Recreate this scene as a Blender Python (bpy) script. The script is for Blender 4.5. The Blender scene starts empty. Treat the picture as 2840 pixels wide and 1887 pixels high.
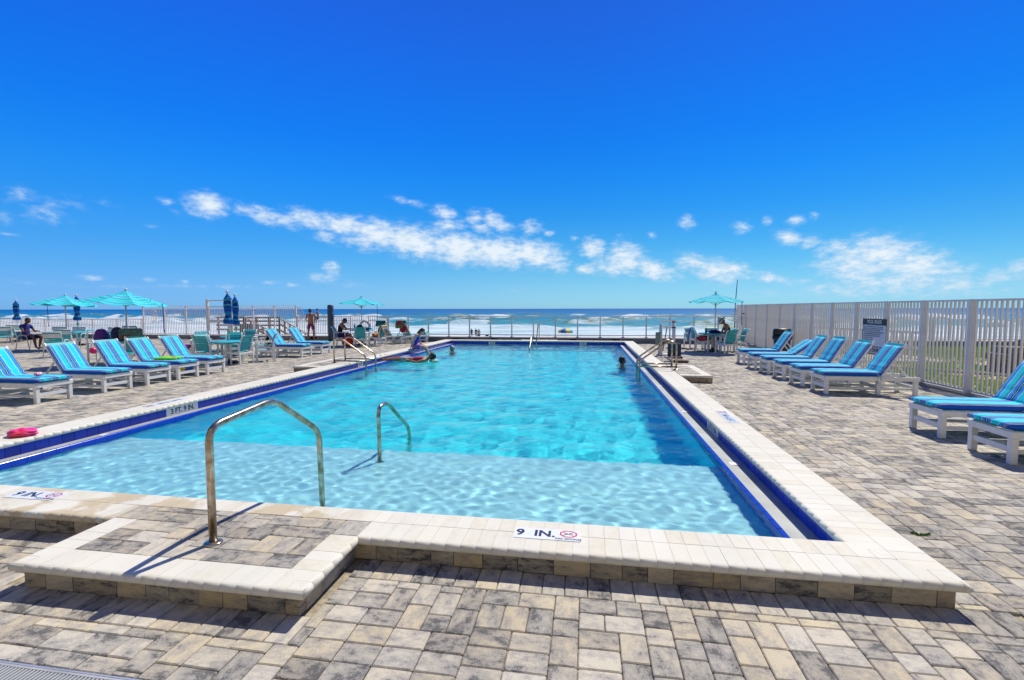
import bpy, bmesh, math, random
import numpy as np
from mathutils import Matrix, Vector, Euler

sc = bpy.context.scene
C = sc.collection
PI = math.pi
R = math.radians
rnd = random.Random(7)

# ------------------------------------------------------------------ camera
CAMH = 1.65
FPX = 1327.0                       # focal length in pixels of the 2840 px wide photograph
YAW, PITCH, ROLL = R(8.973), R(3.7725), R(0.10)
cam = bpy.data.cameras.new('camera')
camo = bpy.data.objects.new('camera', cam); C.objects.link(camo)
cam.sensor_width = 36; cam.lens = FPX / 2840 * 36; cam.clip_start = .05; cam.clip_end = 30000
FW = Vector((-math.sin(YAW) * math.cos(PITCH), math.cos(YAW) * math.cos(PITCH), -math.sin(PITCH)))
_r = Vector((math.cos(YAW), math.sin(YAW), 0)); _u = _r.cross(FW)
RT = math.cos(ROLL) * _r - math.sin(ROLL) * _u
UP = math.cos(ROLL) * _u + math.sin(ROLL) * _r
_m = Matrix((RT, UP, -FW)).transposed().to_4x4(); _m.translation = (0, 0, CAMH)
camo.matrix_world = _m
sc.camera = camo

# ------------------------------------------------------------------ sun, exposure
SUNV = Vector((.28, .585, .93)).normalized()
SUN_EL = math.asin(SUNV.z); SUN_AZ = math.atan2(SUNV.x, SUNV.y)
sl = bpy.data.lights.new('sun', 'SUN'); sl.energy = 4.7; sl.angle = R(.53); sl.color = (1, .95, .82)
slo = bpy.data.objects.new('sun', sl); C.objects.link(slo)
slo.rotation_euler = SUNV.to_track_quat('Z', 'Y').to_euler(); slo.location = (0, 0, 50)
sl.cycles.is_caustics_light = True
sc.view_settings.view_transform = 'Standard'; sc.view_settings.look = 'None'
sc.view_settings.gamma = 1; sc.view_settings.use_curve_mapping = False
sc.view_settings.exposure = 0.05
sc.render.engine = 'CYCLES'
sc.cycles.use_denoising = True
sc.cycles.max_bounces = 10; sc.cycles.transparent_max_bounces = 24; sc.cycles.transmission_bounces = 8
sc.cycles.caustics_reflective = False; sc.cycles.caustics_refractive = True
sc.cycles.sample_clamp_indirect = 6

# ------------------------------------------------------------------ sky
SKY_STRENGTH = 0.10
w = bpy.data.worlds.new('World'); sc.world = w; w.use_nodes = True
nt = w.node_tree; N = nt.nodes; Lk = nt.links
bg = N['Background']; bg.inputs[1].default_value = SKY_STRENGTH
sky = N.new('ShaderNodeTexSky'); sky.sky_type = 'NISHITA'; sky.sun_disc = False
sky.sun_elevation = SUN_EL; sky.sun_rotation = SUN_AZ; sky.air_density = 1.0; sky.dust_density = .1; sky.ozone_density = 3.0
tc = N.new('ShaderNodeTexCoord')
sep = N.new('ShaderNodeSeparateXYZ'); Lk.new(tc.outputs['Generated'], sep.inputs[0])

def wmath(op, a, b=None, nt_=None):
    n = (nt_ or nt).nodes.new('ShaderNodeMath'); n.operation = op
    for i, v in enumerate((a, b)):
        if v is None: continue
        if isinstance(v, (int, float)): n.inputs[i].default_value = v
        else: (nt_ or nt).links.new(v, n.inputs[i])
    return n.outputs[0]
az = wmath('MULTIPLY', wmath('ARCTAN2', sep.outputs[0], sep.outputs[1]), 180 / PI)
el = wmath('MULTIPLY', wmath('ARCSINE', wmath('MINIMUM', wmath('MAXIMUM', sep.outputs[2], -1.), 1.)), 180 / PI)
# colour grade of the sky by height above the horizon (the photograph's sky is a very saturated azure)
SKY_TINT = [(-90, (.3, .5, .8)), (-1, (.27, .64, 1.2)), (.3, (.33, .72, 1.26)), (2.4, (.33, .69, 1.08)), (4.3, (.26, .67, .99)), (7.1, (.165, .63, .99)), (10.8, (.085, .585, 1.07)), (14.4, (.05, .56, 1.18)), (18.6, (.036, .52, 1.26)), (22.6, (.045, .495, 1.29)), (26.4, (.062, .46, 1.31)), (30, (.08, .43, 1.30)), (50, (.11, .35, .88)), (90, (.15, .30, .66))]
rp = N.new('ShaderNodeValToRGB'); cr = rp.color_ramp
while len(cr.elements) > 1: cr.elements.remove(cr.elements[-1])
TS = 4.0
for i, (e_, c_) in enumerate(SKY_TINT):
    p = (e_ + 90) / 180
    x = cr.elements[0] if i == 0 else cr.elements.new(p)
    x.position = p; x.color = (c_[0] / TS, c_[1] / TS, c_[2] / TS, 1)
Lk.new(wmath('DIVIDE', wmath('ADD', el, 90), 180), rp.inputs[0])
def vmath(op, a, b=None):
    if op == 'SCALE_': op = 'MULTIPLY'; b = (1e-6, 1e-6, 1e-6)
    n = N.new('ShaderNodeVectorMath'); n.operation = op
    for i, v in enumerate((a, b)):
        if v is None: continue
        if isinstance(v, tuple): n.inputs[i].default_value = v
        else: Lk.new(v, n.inputs[i])
    return n
# the photograph's sky stays bright to the left, where the physical sky model falls off away from the sun
def mrange_w(v, a, b, lo=0., hi=1.):
    n = N.new('ShaderNodeMapRange'); n.interpolation_type = 'SMOOTHSTEP'; n.inputs[1].default_value = a; n.inputs[2].default_value = b; n.inputs[3].default_value = lo; n.inputs[4].default_value = hi; Lk.new(v, n.inputs[0]); return n.outputs[0]
def wmix(f, a, b):
    n = N.new('ShaderNodeMix'); n.data_type = 'RGBA'; Lk.new(f, n.inputs['Factor'])
    for k, v in (('A', a), ('B', b)):
        if isinstance(v, tuple): n.inputs[k].default_value = (*v, 1)
        else: Lk.new(v, n.inputs[k])
    return n.outputs['Result']
lefty = mrange_w(az, 5, -58)
lcol = wmix(mrange_w(el, 0, 14), (.40, .46, .66), (.62, .66, .70))
grade = vmath('MULTIPLY', wmix(lefty, (.5, .5, .5), lcol), (2., 2., 2.)).outputs[0]
tint = vmath('MULTIPLY', vmath('MULTIPLY', rp.outputs[0], (TS, TS, TS)).outputs[0], grade).outputs[0]
skyc = vmath('MULTIPLY', sky.outputs[0], tint).outputs[0]
# clouds: low cumulus bank near the horizon, each a soft patch of direction space broken up by noise
cmb = N.new('ShaderNodeCombineXYZ'); Lk.new(az, cmb.inputs[0]); Lk.new(el, cmb.inputs[1])
def azel(px, py):
    v = FW + RT * ((px - 1420) / FPX) - UP * ((py - 943.5) / FPX); v.normalize()
    return math.degrees(math.atan2(v.x, v.y)), math.degrees(math.asin(v.z))
CLOUDS = [  # px, py, half width, half height, slope, density (photograph pixels)
 (575,568,62,34,.05,.95),(545,585,40,22,.1,.6),(665,585,30,14,-.1,.5),(700,588,60,18,.25,.65),(735,598,50,24,.3,.8),(790,612,62,20,.25,.75),(860,610,70,24,.3,.9),
 (960,628,85,28,.18,1.),(1050,650,90,38,.2,1.05),(1020,672,80,26,.1,.7),(1150,672,95,44,.18,1.1),(1270,690,95,44,.12,1.15),(1380,700,100,40,.12,1.15),
 (1480,705,90,36,.15,1.1),(1545,728,42,26,.5,.8),(905,655,50,20,.15,.6),(930,668,40,14,.1,.5),
 (1233,590,42,20,.25,.8),(1135,560,60,11,.2,.55),(1245,626,55,20,.0,.75),(1318,605,30,24,.2,.7),(1375,618,55,24,.5,.8),(1335,632,40,16,.3,.7),
 (1475,632,34,22,.1,.7),(1525,648,20,9,0,.55),(1160,627,32,8,.25,.5),(1595,660,18,12,.2,.4),
 (1645,690,40,30,.2,.95),(1625,747,40,16,.1,.8),(1735,718,60,44,.35,1.),(1690,742,50,24,.2,.9),(1810,748,70,26,.35,1.),(1870,765,40,12,.2,.6),
 (1915,730,50,28,.2,.85),(1990,752,70,34,.2,.95),(2045,752,48,26,.4,.85),(2130,770,60,16,.2,.7),(2230,785,80,12,.05,.5),
 (1905,616,26,20,.3,.75),(2058,632,30,18,.0,.7),(2125,612,17,14,0,.6),(2208,612,32,15,0,.75),(2255,600,20,12,0,.5),(1810,653,16,14,0,.45),(1715,650,12,8,0,.4),
 (2190,660,50,20,.3,.85),(2245,672,40,20,-.1,.7),(2330,692,80,30,.1,.75),(2440,705,130,52,.15,1.0),(2370,740,130,44,.15,.9),(2540,738,140,52,.25,.95),
 (2470,778,200,46,.1,.75),(2640,790,180,36,.1,.65),(2380,805,240,26,.05,.6),(2150,815,200,14,.0,.35),(2700,745,40,16,.0,.6),(2765,765,60,24,.05,.65),(2830,745,50,30,0,.7),(2280,745,20,12,.3,.5),
 (60,545,60,26,.2,.45),(130,590,70,40,.2,.42),(190,565,50,26,.15,.35),(10,605,34,20,0,.42),(300,572,60,14,.2,.25),(460,560,34,14,.2,.45),(415,625,30,9,0,.3),(490,590,40,10,.3,.3),
 (918,745,26,22,0,.75),(900,770,60,16,0,.55),(960,790,90,10,.05,.35),(255,772,50,9,.05,.5),(415,775,24,9,0,.55),(515,782,14,6,0,.45),(750,785,30,8,0,.5),(815,790,24,9,0,.5),
 (600,796,200,7,.0,.32),(330,795,160,8,.0,.32),(100,785,120,8,.03,.25),(1430,805,50,12,0,.3),(20,650,60,5,.05,.35),(1255,745,45,5,.1,.35),(1300,757,60,3,.0,.3),(1430,757,50,3,0,.25)]
acc = None
for (px, py, hw, hh, slp, dn) in CLOUDS:
    a0, e0 = azel(px, py); a1, _e = azel(px + hw, py); _a, e1 = azel(px, py - hh)
    mp = N.new('ShaderNodeMapping'); mp.vector_type = 'TEXTURE'
    mp.inputs['Location'].default_value = (a0, e0, 0)
    mp.inputs['Rotation'].default_value = (0, 0, -math.atan(slp))
    mp.inputs['Scale'].default_value = (abs(a1 - a0) * 1.4, abs(e1 - e0) * 1.5, 1)
    if acc is None: Lk.new(cmb.outputs[0], mp.inputs[0])
    else:                                   # tiny dependency on the running sum keeps the shader's evaluation sequential
        Lk.new(vmath('ADD', cmb.outputs[0], vmath('SCALE_', acc).outputs[0]).outputs[0], mp.inputs[0])
    ln = vmath('LENGTH', mp.outputs[0])
    mr = N.new('ShaderNodeMapRange'); mr.interpolation_type = 'SMOOTHSTEP'
    mr.inputs[1].default_value = 0; mr.inputs[2].default_value = 1.25; mr.inputs[3].default_value = dn; mr.inputs[4].default_value = 0
    Lk.new(ln.outputs['Value'], mr.inputs[0])
    acc = mr.outputs[0] if acc is None else wmath('MAXIMUM', acc, mr.outputs[0])
sc_ = vmath('MULTIPLY', cmb.outputs[0], (.75, 1.5, 1)).outputs[0]
nz = N.new('ShaderNodeTexNoise'); nz.inputs['Scale'].default_value = 1.; nz.inputs['Detail'].default_value = 10; nz.inputs['Roughness'].default_value = .62
Lk.new(sc_, nz.inputs['Vector'])
nz2 = N.new('ShaderNodeTexNoise'); nz2.inputs['Scale'].default_value = .3; nz2.inputs['Detail'].default_value = 3
Lk.new(sc_, nz2.inputs['Vector'])
den = wmath('ADD', acc, wmath('MULTIPLY', wmath('SUBTRACT', nz.outputs[0], .5), 1.75))
cl = N.new('ShaderNodeMapRange'); cl.interpolation_type = 'SMOOTHSTEP'
cl.inputs[1].default_value = .04; cl.inputs[2].default_value = 1.15; cl.inputs[3].default_value = 0; cl.inputs[4].default_value = 1
Lk.new(den, cl.inputs[0])
cfac = wmath('MULTIPLY', cl.outputs[0], wmath('MINIMUM', wmath('MULTIPLY', acc, 2.2), .95))
shade = N.new('ShaderNodeMapRange'); shade.inputs[1].default_value = .3; shade.inputs[2].default_value = 1.1; Lk.new(den, shade.inputs[0])
cc = N.new('ShaderNodeMix'); cc.data_type = 'RGBA'; Lk.new(shade.outputs[0], cc.inputs['Factor'])
CL = 1 / SKY_STRENGTH
cc.inputs['A'].default_value = (.46 * CL, .66 * CL, .86 * CL, 1); cc.inputs['B'].default_value = (.80 * CL, .88 * CL, .95 * CL, 1)
mx = N.new('ShaderNodeMix'); mx.data_type = 'RGBA'
Lk.new(cfac, mx.inputs['Factor']); Lk.new(skyc, mx.inputs['A']); Lk.new(cc.outputs['Result'], mx.inputs['B'])
Lk.new(mx.outputs['Result'], bg.inputs[0])
w.cycles.sampling_method = 'MANUAL'; w.cycles.sample_map_resolution = 512

# ------------------------------------------------------------------ helpers
def tag(o, label=None, cat=None, group=None, kind=None):
    if label: o['label'] = label
    if cat: o['category'] = cat
    if group: o['group'] = group
    if kind: o['kind'] = kind
    return o
def empty(name, loc=(0, 0, 0), rz=0., label=None, cat=None, group=None, kind=None, parent=None):
    o = bpy.data.objects.new(name, None); C.objects.link(o); o.empty_display_size = .1
    o.location = loc; o.rotation_euler = (0, 0, rz)
    if parent: o.parent = parent
    return tag(o, label, cat, group, kind)
def kids(o): return [c for c in ALLCH.get(o.name, [])]
ALLCH = {}
def setp(o, p):
    o.parent = p; ALLCH.setdefault(p.name, []).append(o)
def link(name, me, parent=None, loc=None, rot=None, kind=None, mat4=None):
    o = bpy.data.objects.new(name, me); C.objects.link(o)
    if loc: o.location = loc
    if rot: o.rotation_euler = rot
    if mat4 is not None: o.matrix_local = mat4
    if parent: setp(o, parent)
    if kind: o['kind'] = kind
    return o
def copy_tree(o, parent=None):
    c = o.copy(); C.objects.link(c)
    if parent: setp(c, parent)
    for ch in list(kids(o)): copy_tree(ch, c)
    return c
class MB:
    def __init__(s): s.v = []; s.f = []; s.mi = []; s.sm = []; s.uv = {}
    def add(s, vs, fs, mi=0, sm=False, M=None):
        b = len(s.v)
        for p in vs: s.v.append(tuple(M @ Vector(p)) if M else tuple(p))
        for f in fs: s.f.append(tuple(i + b for i in f)); s.mi.append(mi); s.sm.append(sm)
        return s
    def box(s, a, b, mi=0, bev=0., M=None):
        x0, y0, z0 = a; x1, y1, z1 = b
        if x0 > x1: x0, x1 = x1, x0
        if y0 > y1: y0, y1 = y1, y0
        if z0 > z1: z0, z1 = z1, z0
        if bev:
            q = bev; vs = []; 
            for z, d in ((z0, q), (z0 + q, 0), (z1 - q, 0), (z1, q)):
                vs += [(x0 + d + (q if not d else 0) * 0, y0 + d, z), (x1 - d, y0 + d, z), (x1 - d, y1 - d, z), (x0 + d, y1 - d, z)]
            fs = [(3, 2, 1, 0), (12, 13, 14, 15)]
            for k in range(3):
                for i in range(4):
                    j = (i + 1) % 4; fs.append((4 * k + i, 4 * k + j, 4 * k + 4 + j, 4 * k + 4 + i))
            return s.add(vs, fs, mi, False, M)
        return s.add([(x0, y0, z0), (x1, y0, z0), (x1, y1, z0), (x0, y1, z0), (x0, y0, z1), (x1, y0, z1), (x1, y1, z1), (x0, y1, z1)],
                     [(3, 2, 1, 0), (4, 5, 6, 7), (0, 1, 5, 4), (1, 2, 6, 5), (2, 3, 7, 6), (3, 0, 4, 7)], mi, False, M)
    def bar(s, p, q, wd, ht, mi=0, upv=(0, 0, 1), bev=0.):
        p = Vector(p); q = Vector(q); d = (q - p); L = d.length; d.normalize()
        u = Vector(upv); side = d.cross(u)
        if side.length < 1e-4: side = d.cross(Vector((1, 0, 0)))
        side.normalize(); u2 = side.cross(d)
        M = Matrix((d, side, u2)).transposed().to_4x4(); M.translation = p
        return s.box((0, -wd / 2, -ht / 2), (L, wd / 2, ht / 2), mi, bev, M)
    def tube(s, pts, r, n=8, mi=0, cap=True, closed=False):
        pts = [Vector(p) for p in pts]; m = len(pts); rs = r if isinstance(r, (list, tuple)) else [r] * m
        base = len(s.v); prev = None
        for i, p in enumerate(pts):
            a = pts[(i - 1) % m] if (i > 0 or closed) else p; b = pts[(i + 1) % m] if (i < m - 1 or closed) else p
            d = (b - a).normalized()
            if prev is None:
                x = d.cross(Vector((0, 0, 1)));
                if x.length < .05: x = d.cross(Vector((1, 0, 0)))
            else: x = prev - d * prev.dot(d)
            x.normalize(); prev = x; y = d.cross(x)
            for k in range(n):
                t = 2 * PI * k / n; s.v.append(tuple(p + (x * math.cos(t) + y * math.sin(t)) * rs[i]))
        for i in range(m if closed else m - 1):
            i2 = (i + 1) % m
            for k in range(n):
                k2 = (k + 1) % n
                s.f.append((base + i * n + k, base + i * n + k2, base + i2 * n + k2, base + i2 * n + k)); s.mi.append(mi); s.sm.append(True)
        if cap and not closed:
            s.f.append(tuple(base + k for k in reversed(range(n)))); s.mi.append(mi); s.sm.append(False)
            s.f.append(tuple(base + (m - 1) * n + k for k in range(n))); s.mi.append(mi); s.sm.append(False)
        return s
    def lathe(s, prof, n=16, c=(0, 0, 0), mi=0, sm=True, fold=None, M=None):
        vs = []; fs = []
        for i, (r, z) in enumerate(prof):
            for k in range(n):
                t = 2 * PI * k / n; rr = r if fold is None else r * fold(i, t)
                vs.append((c[0] + rr * math.cos(t), c[1] + rr * math.sin(t), c[2] + z))
        for i in range(len(prof) - 1):
            for k in range(n):
                k2 = (k + 1) % n; fs.append((i * n + k, i * n + k2, (i + 1) * n + k2, (i + 1) * n + k))
        fs.append(tuple(reversed(range(n)))); fs.append(tuple((len(prof) - 1) * n + k for k in range(n)))
        return s.add(vs, fs, mi, sm, M)
    def ell(s, c, r, mi=0, nu=12, nv=8, M=None, disp=None):
        vs = []; fs = []
        for j in range(nv + 1):
            ph = PI * j / nv
            for k in range(nu):
                t = 2 * PI * k / nu; d = Vector((math.sin(ph) * math.cos(t), math.sin(ph) * math.sin(t), math.cos(ph)))
                m = 1 if disp is None else disp(d)
                vs.append((c[0] + d.x * r[0] * m, c[1] + d.y * r[1] * m, c[2] + d.z * r[2] * m))
        for j in range(nv):
            for k in range(nu):
                k2 = (k + 1) % nu; fs.append((j * nu + k, (j + 1) * nu + k, (j + 1) * nu + k2, j * nu + k2))
        return s.add(vs, fs, mi, True, M)
    def sheet(s, P, thick=0., mi=0):
        """P: grid [i][j] of points -> smooth sheet, optional thickness"""
        nu = len(P); nv = len(P[0]); b = len(s.v)
        for row in P: s.v += [tuple(p) for p in row]
        for i in range(nu - 1):
            for j in range(nv - 1):
                s.f.append((b + i * nv + j, b + i * nv + j + 1, b + (i + 1) * nv + j + 1, b + (i + 1) * nv + j)); s.mi.append(mi); s.sm.append(True)
        return s
    def mesh(s, name, mats):
        me = bpy.data.meshes.new(name); me.from_pydata(s.v, [], s.f)
        for m in (mats if isinstance(mats, (list, tuple)) else [mats]): me.materials.append(m)
        me.polygons.foreach_set('material_index', s.mi); me.polygons.foreach_set('use_smooth', s.sm)
        me.update(); return me
    def build(s, name, mats, parent=None, loc=None, rot=None, kind=None):
        return link(name, s.mesh(name, mats), parent, loc, rot, kind)
def fillet(pts, rad, n=5):
    out = [Vector(pts[0])]
    for i in range(1, len(pts) - 1):
        a, b, c = Vector(pts[i - 1]), Vector(pts[i]), Vector(pts[i + 1])
        r_ = min(rad, (a - b).length * .49, (c - b).length * .49)
        p = b + (a - b).normalized() * r_; q = b + (c - b).normalized() * r_
        for k in range(n + 1):
            t = k / n; out.append((1 - t) ** 2 * p + 2 * t * (1 - t) * b + t * t * q)
    out.append(Vector(pts[-1])); return out

# ------------------------------------------------------------------ materials
MATS = {}
def nodes(m): return m.node_tree.nodes, m.node_tree.links, m.node_tree.nodes['Principled BSDF']
def pmat(name, col, rough=.55, metal=0., var=.12, scale=6., bump=0., bscale=60., col2=None, spec=.5, detail=4, coord='Object'):
    if name in MATS: return MATS[name]
    m = bpy.data.materials.new(name); m.use_nodes = True; n, l, b = nodes(m)
    b.inputs['Roughness'].default_value = rough; b.inputs['Metallic'].default_value = metal; b.inputs['Specular IOR Level'].default_value = spec
    t = n.new('ShaderNodeTexCoord'); nz_ = n.new('ShaderNodeTexNoise'); nz_.inputs['Scale'].default_value = scale; nz_.inputs['Detail'].default_value = detail
    l.new(t.outputs[coord], nz_.inputs['Vector'])
    mx_ = n.new('ShaderNodeMix'); mx_.data_type = 'RGBA'; rr = n.new('ShaderNodeMapRange'); rr.inputs[1].default_value = .35; rr.inputs[2].default_value = .65
    l.new(nz_.outputs[0], rr.inputs[0]); l.new(rr.outputs[0], mx_.inputs['Factor'])
    c2 = col2 or tuple(c * (1 - var * 2) for c in col)
    mx_.inputs['A'].default_value = (*col, 1); mx_.inputs['B'].default_value = (*c2, 1); l.new(mx_.outputs['Result'], b.inputs['Base Color'])
    if bump:
        n2 = n.new('ShaderNodeTexNoise'); n2.inputs['Scale'].default_value = bscale; n2.inputs['Detail'].default_value = 4; l.new(t.outputs[coord], n2.inputs['Vector'])
        bp = n.new('ShaderNodeBump'); bp.inputs['Strength'].default_value = bump; bp.inputs['Distance'].default_value = .01
        l.new(n2.outputs[0], bp.inputs['Height']); l.new(bp.outputs[0], b.inputs['Normal'])
    MATS[name] = m; return m
def ramp_uv(name, stops, axis=0, rough=.8, spec=.2, bump=.15, wrap=1.0, sheen=0):
    m = bpy.data.materials.new(name); m.use_nodes = True; n, l, b = nodes(m)
    b.inputs['Roughness'].default_value = rough; b.inputs['Specular IOR Level'].default_value = spec
    u = n.new('ShaderNodeUVMap'); s = n.new('ShaderNodeSeparateXYZ'); l.new(u.outputs[0], s.inputs[0])
    src = s.outputs[axis]
    if wrap != 1.0:
        q = n.new('ShaderNodeMath'); q.operation = 'MULTIPLY'; q.inputs[1].default_value = wrap; l.new(src, q.inputs[0])
        q2 = n.new('ShaderNodeMath'); q2.operation = 'FRACT'; l.new(q.outputs[0], q2.inputs[0]); src = q2.outputs[0]
    r_ = n.new('ShaderNodeValToRGB'); cr_ = r_.color_ramp; cr_.interpolation = 'CONSTANT'
    while len(cr_.elements) > 1: cr_.elements.remove(cr_.elements[-1])
    for i, (p, c) in enumerate(stops):
        e = cr_.elements[0] if i == 0 else cr_.elements.new(p); e.position = p; e.color = (*c, 1)
    l.new(src, r_.inputs[0])
    t = n.new('ShaderNodeTexCoord'); nz_ = n.new('ShaderNodeTexNoise'); nz_.inputs['Scale'].default_value = 220; l.new(t.outputs['Object'], nz_.inputs['Vector'])
    bp = n.new('ShaderNodeBump'); bp.inputs['Strength'].default_value = bump; bp.inputs['Distance'].default_value = .003
    l.new(nz_.outputs[0], bp.inputs['Height']); l.new(bp.outputs[0], b.inputs['Normal'])
    l.new(r_.outputs[0], b.inputs['Base Color']); return m

white_pl = pmat('white_recycled_plastic', (.80, .79, .76), .45, var=.05, scale=9, bump=.05, bscale=90)
white_pt = pmat('white_painted_metal', (.80, .75, .72), .4, var=.06, scale=3, bump=.03)
white_pt2 = pmat('white_powder_coat', (.72, .70, .71), .4, var=.05, scale=3)
teal_strap = pmat('teal_vinyl_strap', (.015, .40, .45), .5, var=.08, scale=8)
teal_top = pmat('teal_table_top', (.04, .52, .62), .4, var=.06, scale=5)
steel = pmat('stainless_steel', (.60, .54, .44), .24, .9, var=.16, scale=16, col2=(.30, .20, .11), detail=10)
alu = pmat('brushed_aluminium', (.70, .70, .70), .35, .6, var=.05)
concrete = pmat('grey_concrete', (.33, .33, .31), .85, var=.15, scale=4, bump=.3, bscale=40)
curbm = pmat('seawall_concrete', (.30, .29, .26), .85, var=.2, scale=2.5, bump=.3, bscale=30)
mortar = pmat('sand_mortar', (.42, .36, .26), .95, var=.2, scale=30, bump=.5, bscale=150)
gutterm = pmat('gutter_plaster', (.45, .47, .45), .5, var=.12, scale=3, bump=.08, bscale=50, detail=8)
navy = pmat('navy_print', (.012, .016, .06), .4, var=.02)
black = pmat('black_plastic', (.015, .016, .018), .45, var=.1)
blackhole = pmat('vent_dark', (.008, .008, .008), .8)
red_pr = pmat('red_print', (.65, .02, .06), .4, var=.02)
whitetile = pmat('white_tile', (.78, .80, .82), .18, var=.03, scale=20)
skin_tan = pmat('tanned_skin', (.42, .17, .09), .5, var=.08, scale=14)
skin_dark = pmat('brown_skin', (.20, .075, .04), .5, var=.08, scale=14)
skin_fair = pmat('fair_skin', (.62, .38, .29), .5, var=.06, scale=14)
hair_m = pmat('dark_hair', (.018, .012, .009), .55, var=.3, scale=60, bump=.4, bscale=120)
hair_br = pmat('auburn_hair', (.07, .025, .012), .5, var=.3, scale=60, bump=.4, bscale=120)
wood = pmat('weathered_wood', (.21, .085, .055), .75, var=.22, scale=10, bump=.3, bscale=60)
wood_l = pmat('sunbleached_wood', (.46, .28, .16), .75, var=.18, scale=10)

def blue_tile():
    m = bpy.data.materials.new('cobalt_glazed_tile'); m.use_nodes = True; n, l, b = nodes(m)
    b.inputs['Roughness'].default_value = .22; b.inputs['Specular IOR Level'].default_value = .35
    oi = n.new('ShaderNodeObjectInfo'); hs = n.new('ShaderNodeHueSaturation'); hs.inputs['Color'].default_value = (.006, .045, .46, 1)
    a = n.new('ShaderNodeMapRange'); a.inputs[3].default_value = .85; a.inputs[4].default_value = 1.2; l.new(oi.outputs['Random'], a.inputs[0]); l.new(a.outputs[0], hs.inputs['Value'])
    l.new(hs.outputs[0], b.inputs['Base Color'])
    t = n.new('ShaderNodeTexCoord'); nz_ = n.new('ShaderNodeTexNoise'); nz_.inputs['Scale'].default_value = 9; l.new(t.outputs['Object'], nz_.inputs['Vector'])
    bp = n.new('ShaderNodeBump'); bp.inputs['Strength'].default_value = .05; l.new(nz_.outputs[0], bp.inputs['Height']); l.new(bp.outputs[0], b.inputs['Normal'])
    return m
tile_blue = blue_tile()

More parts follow.
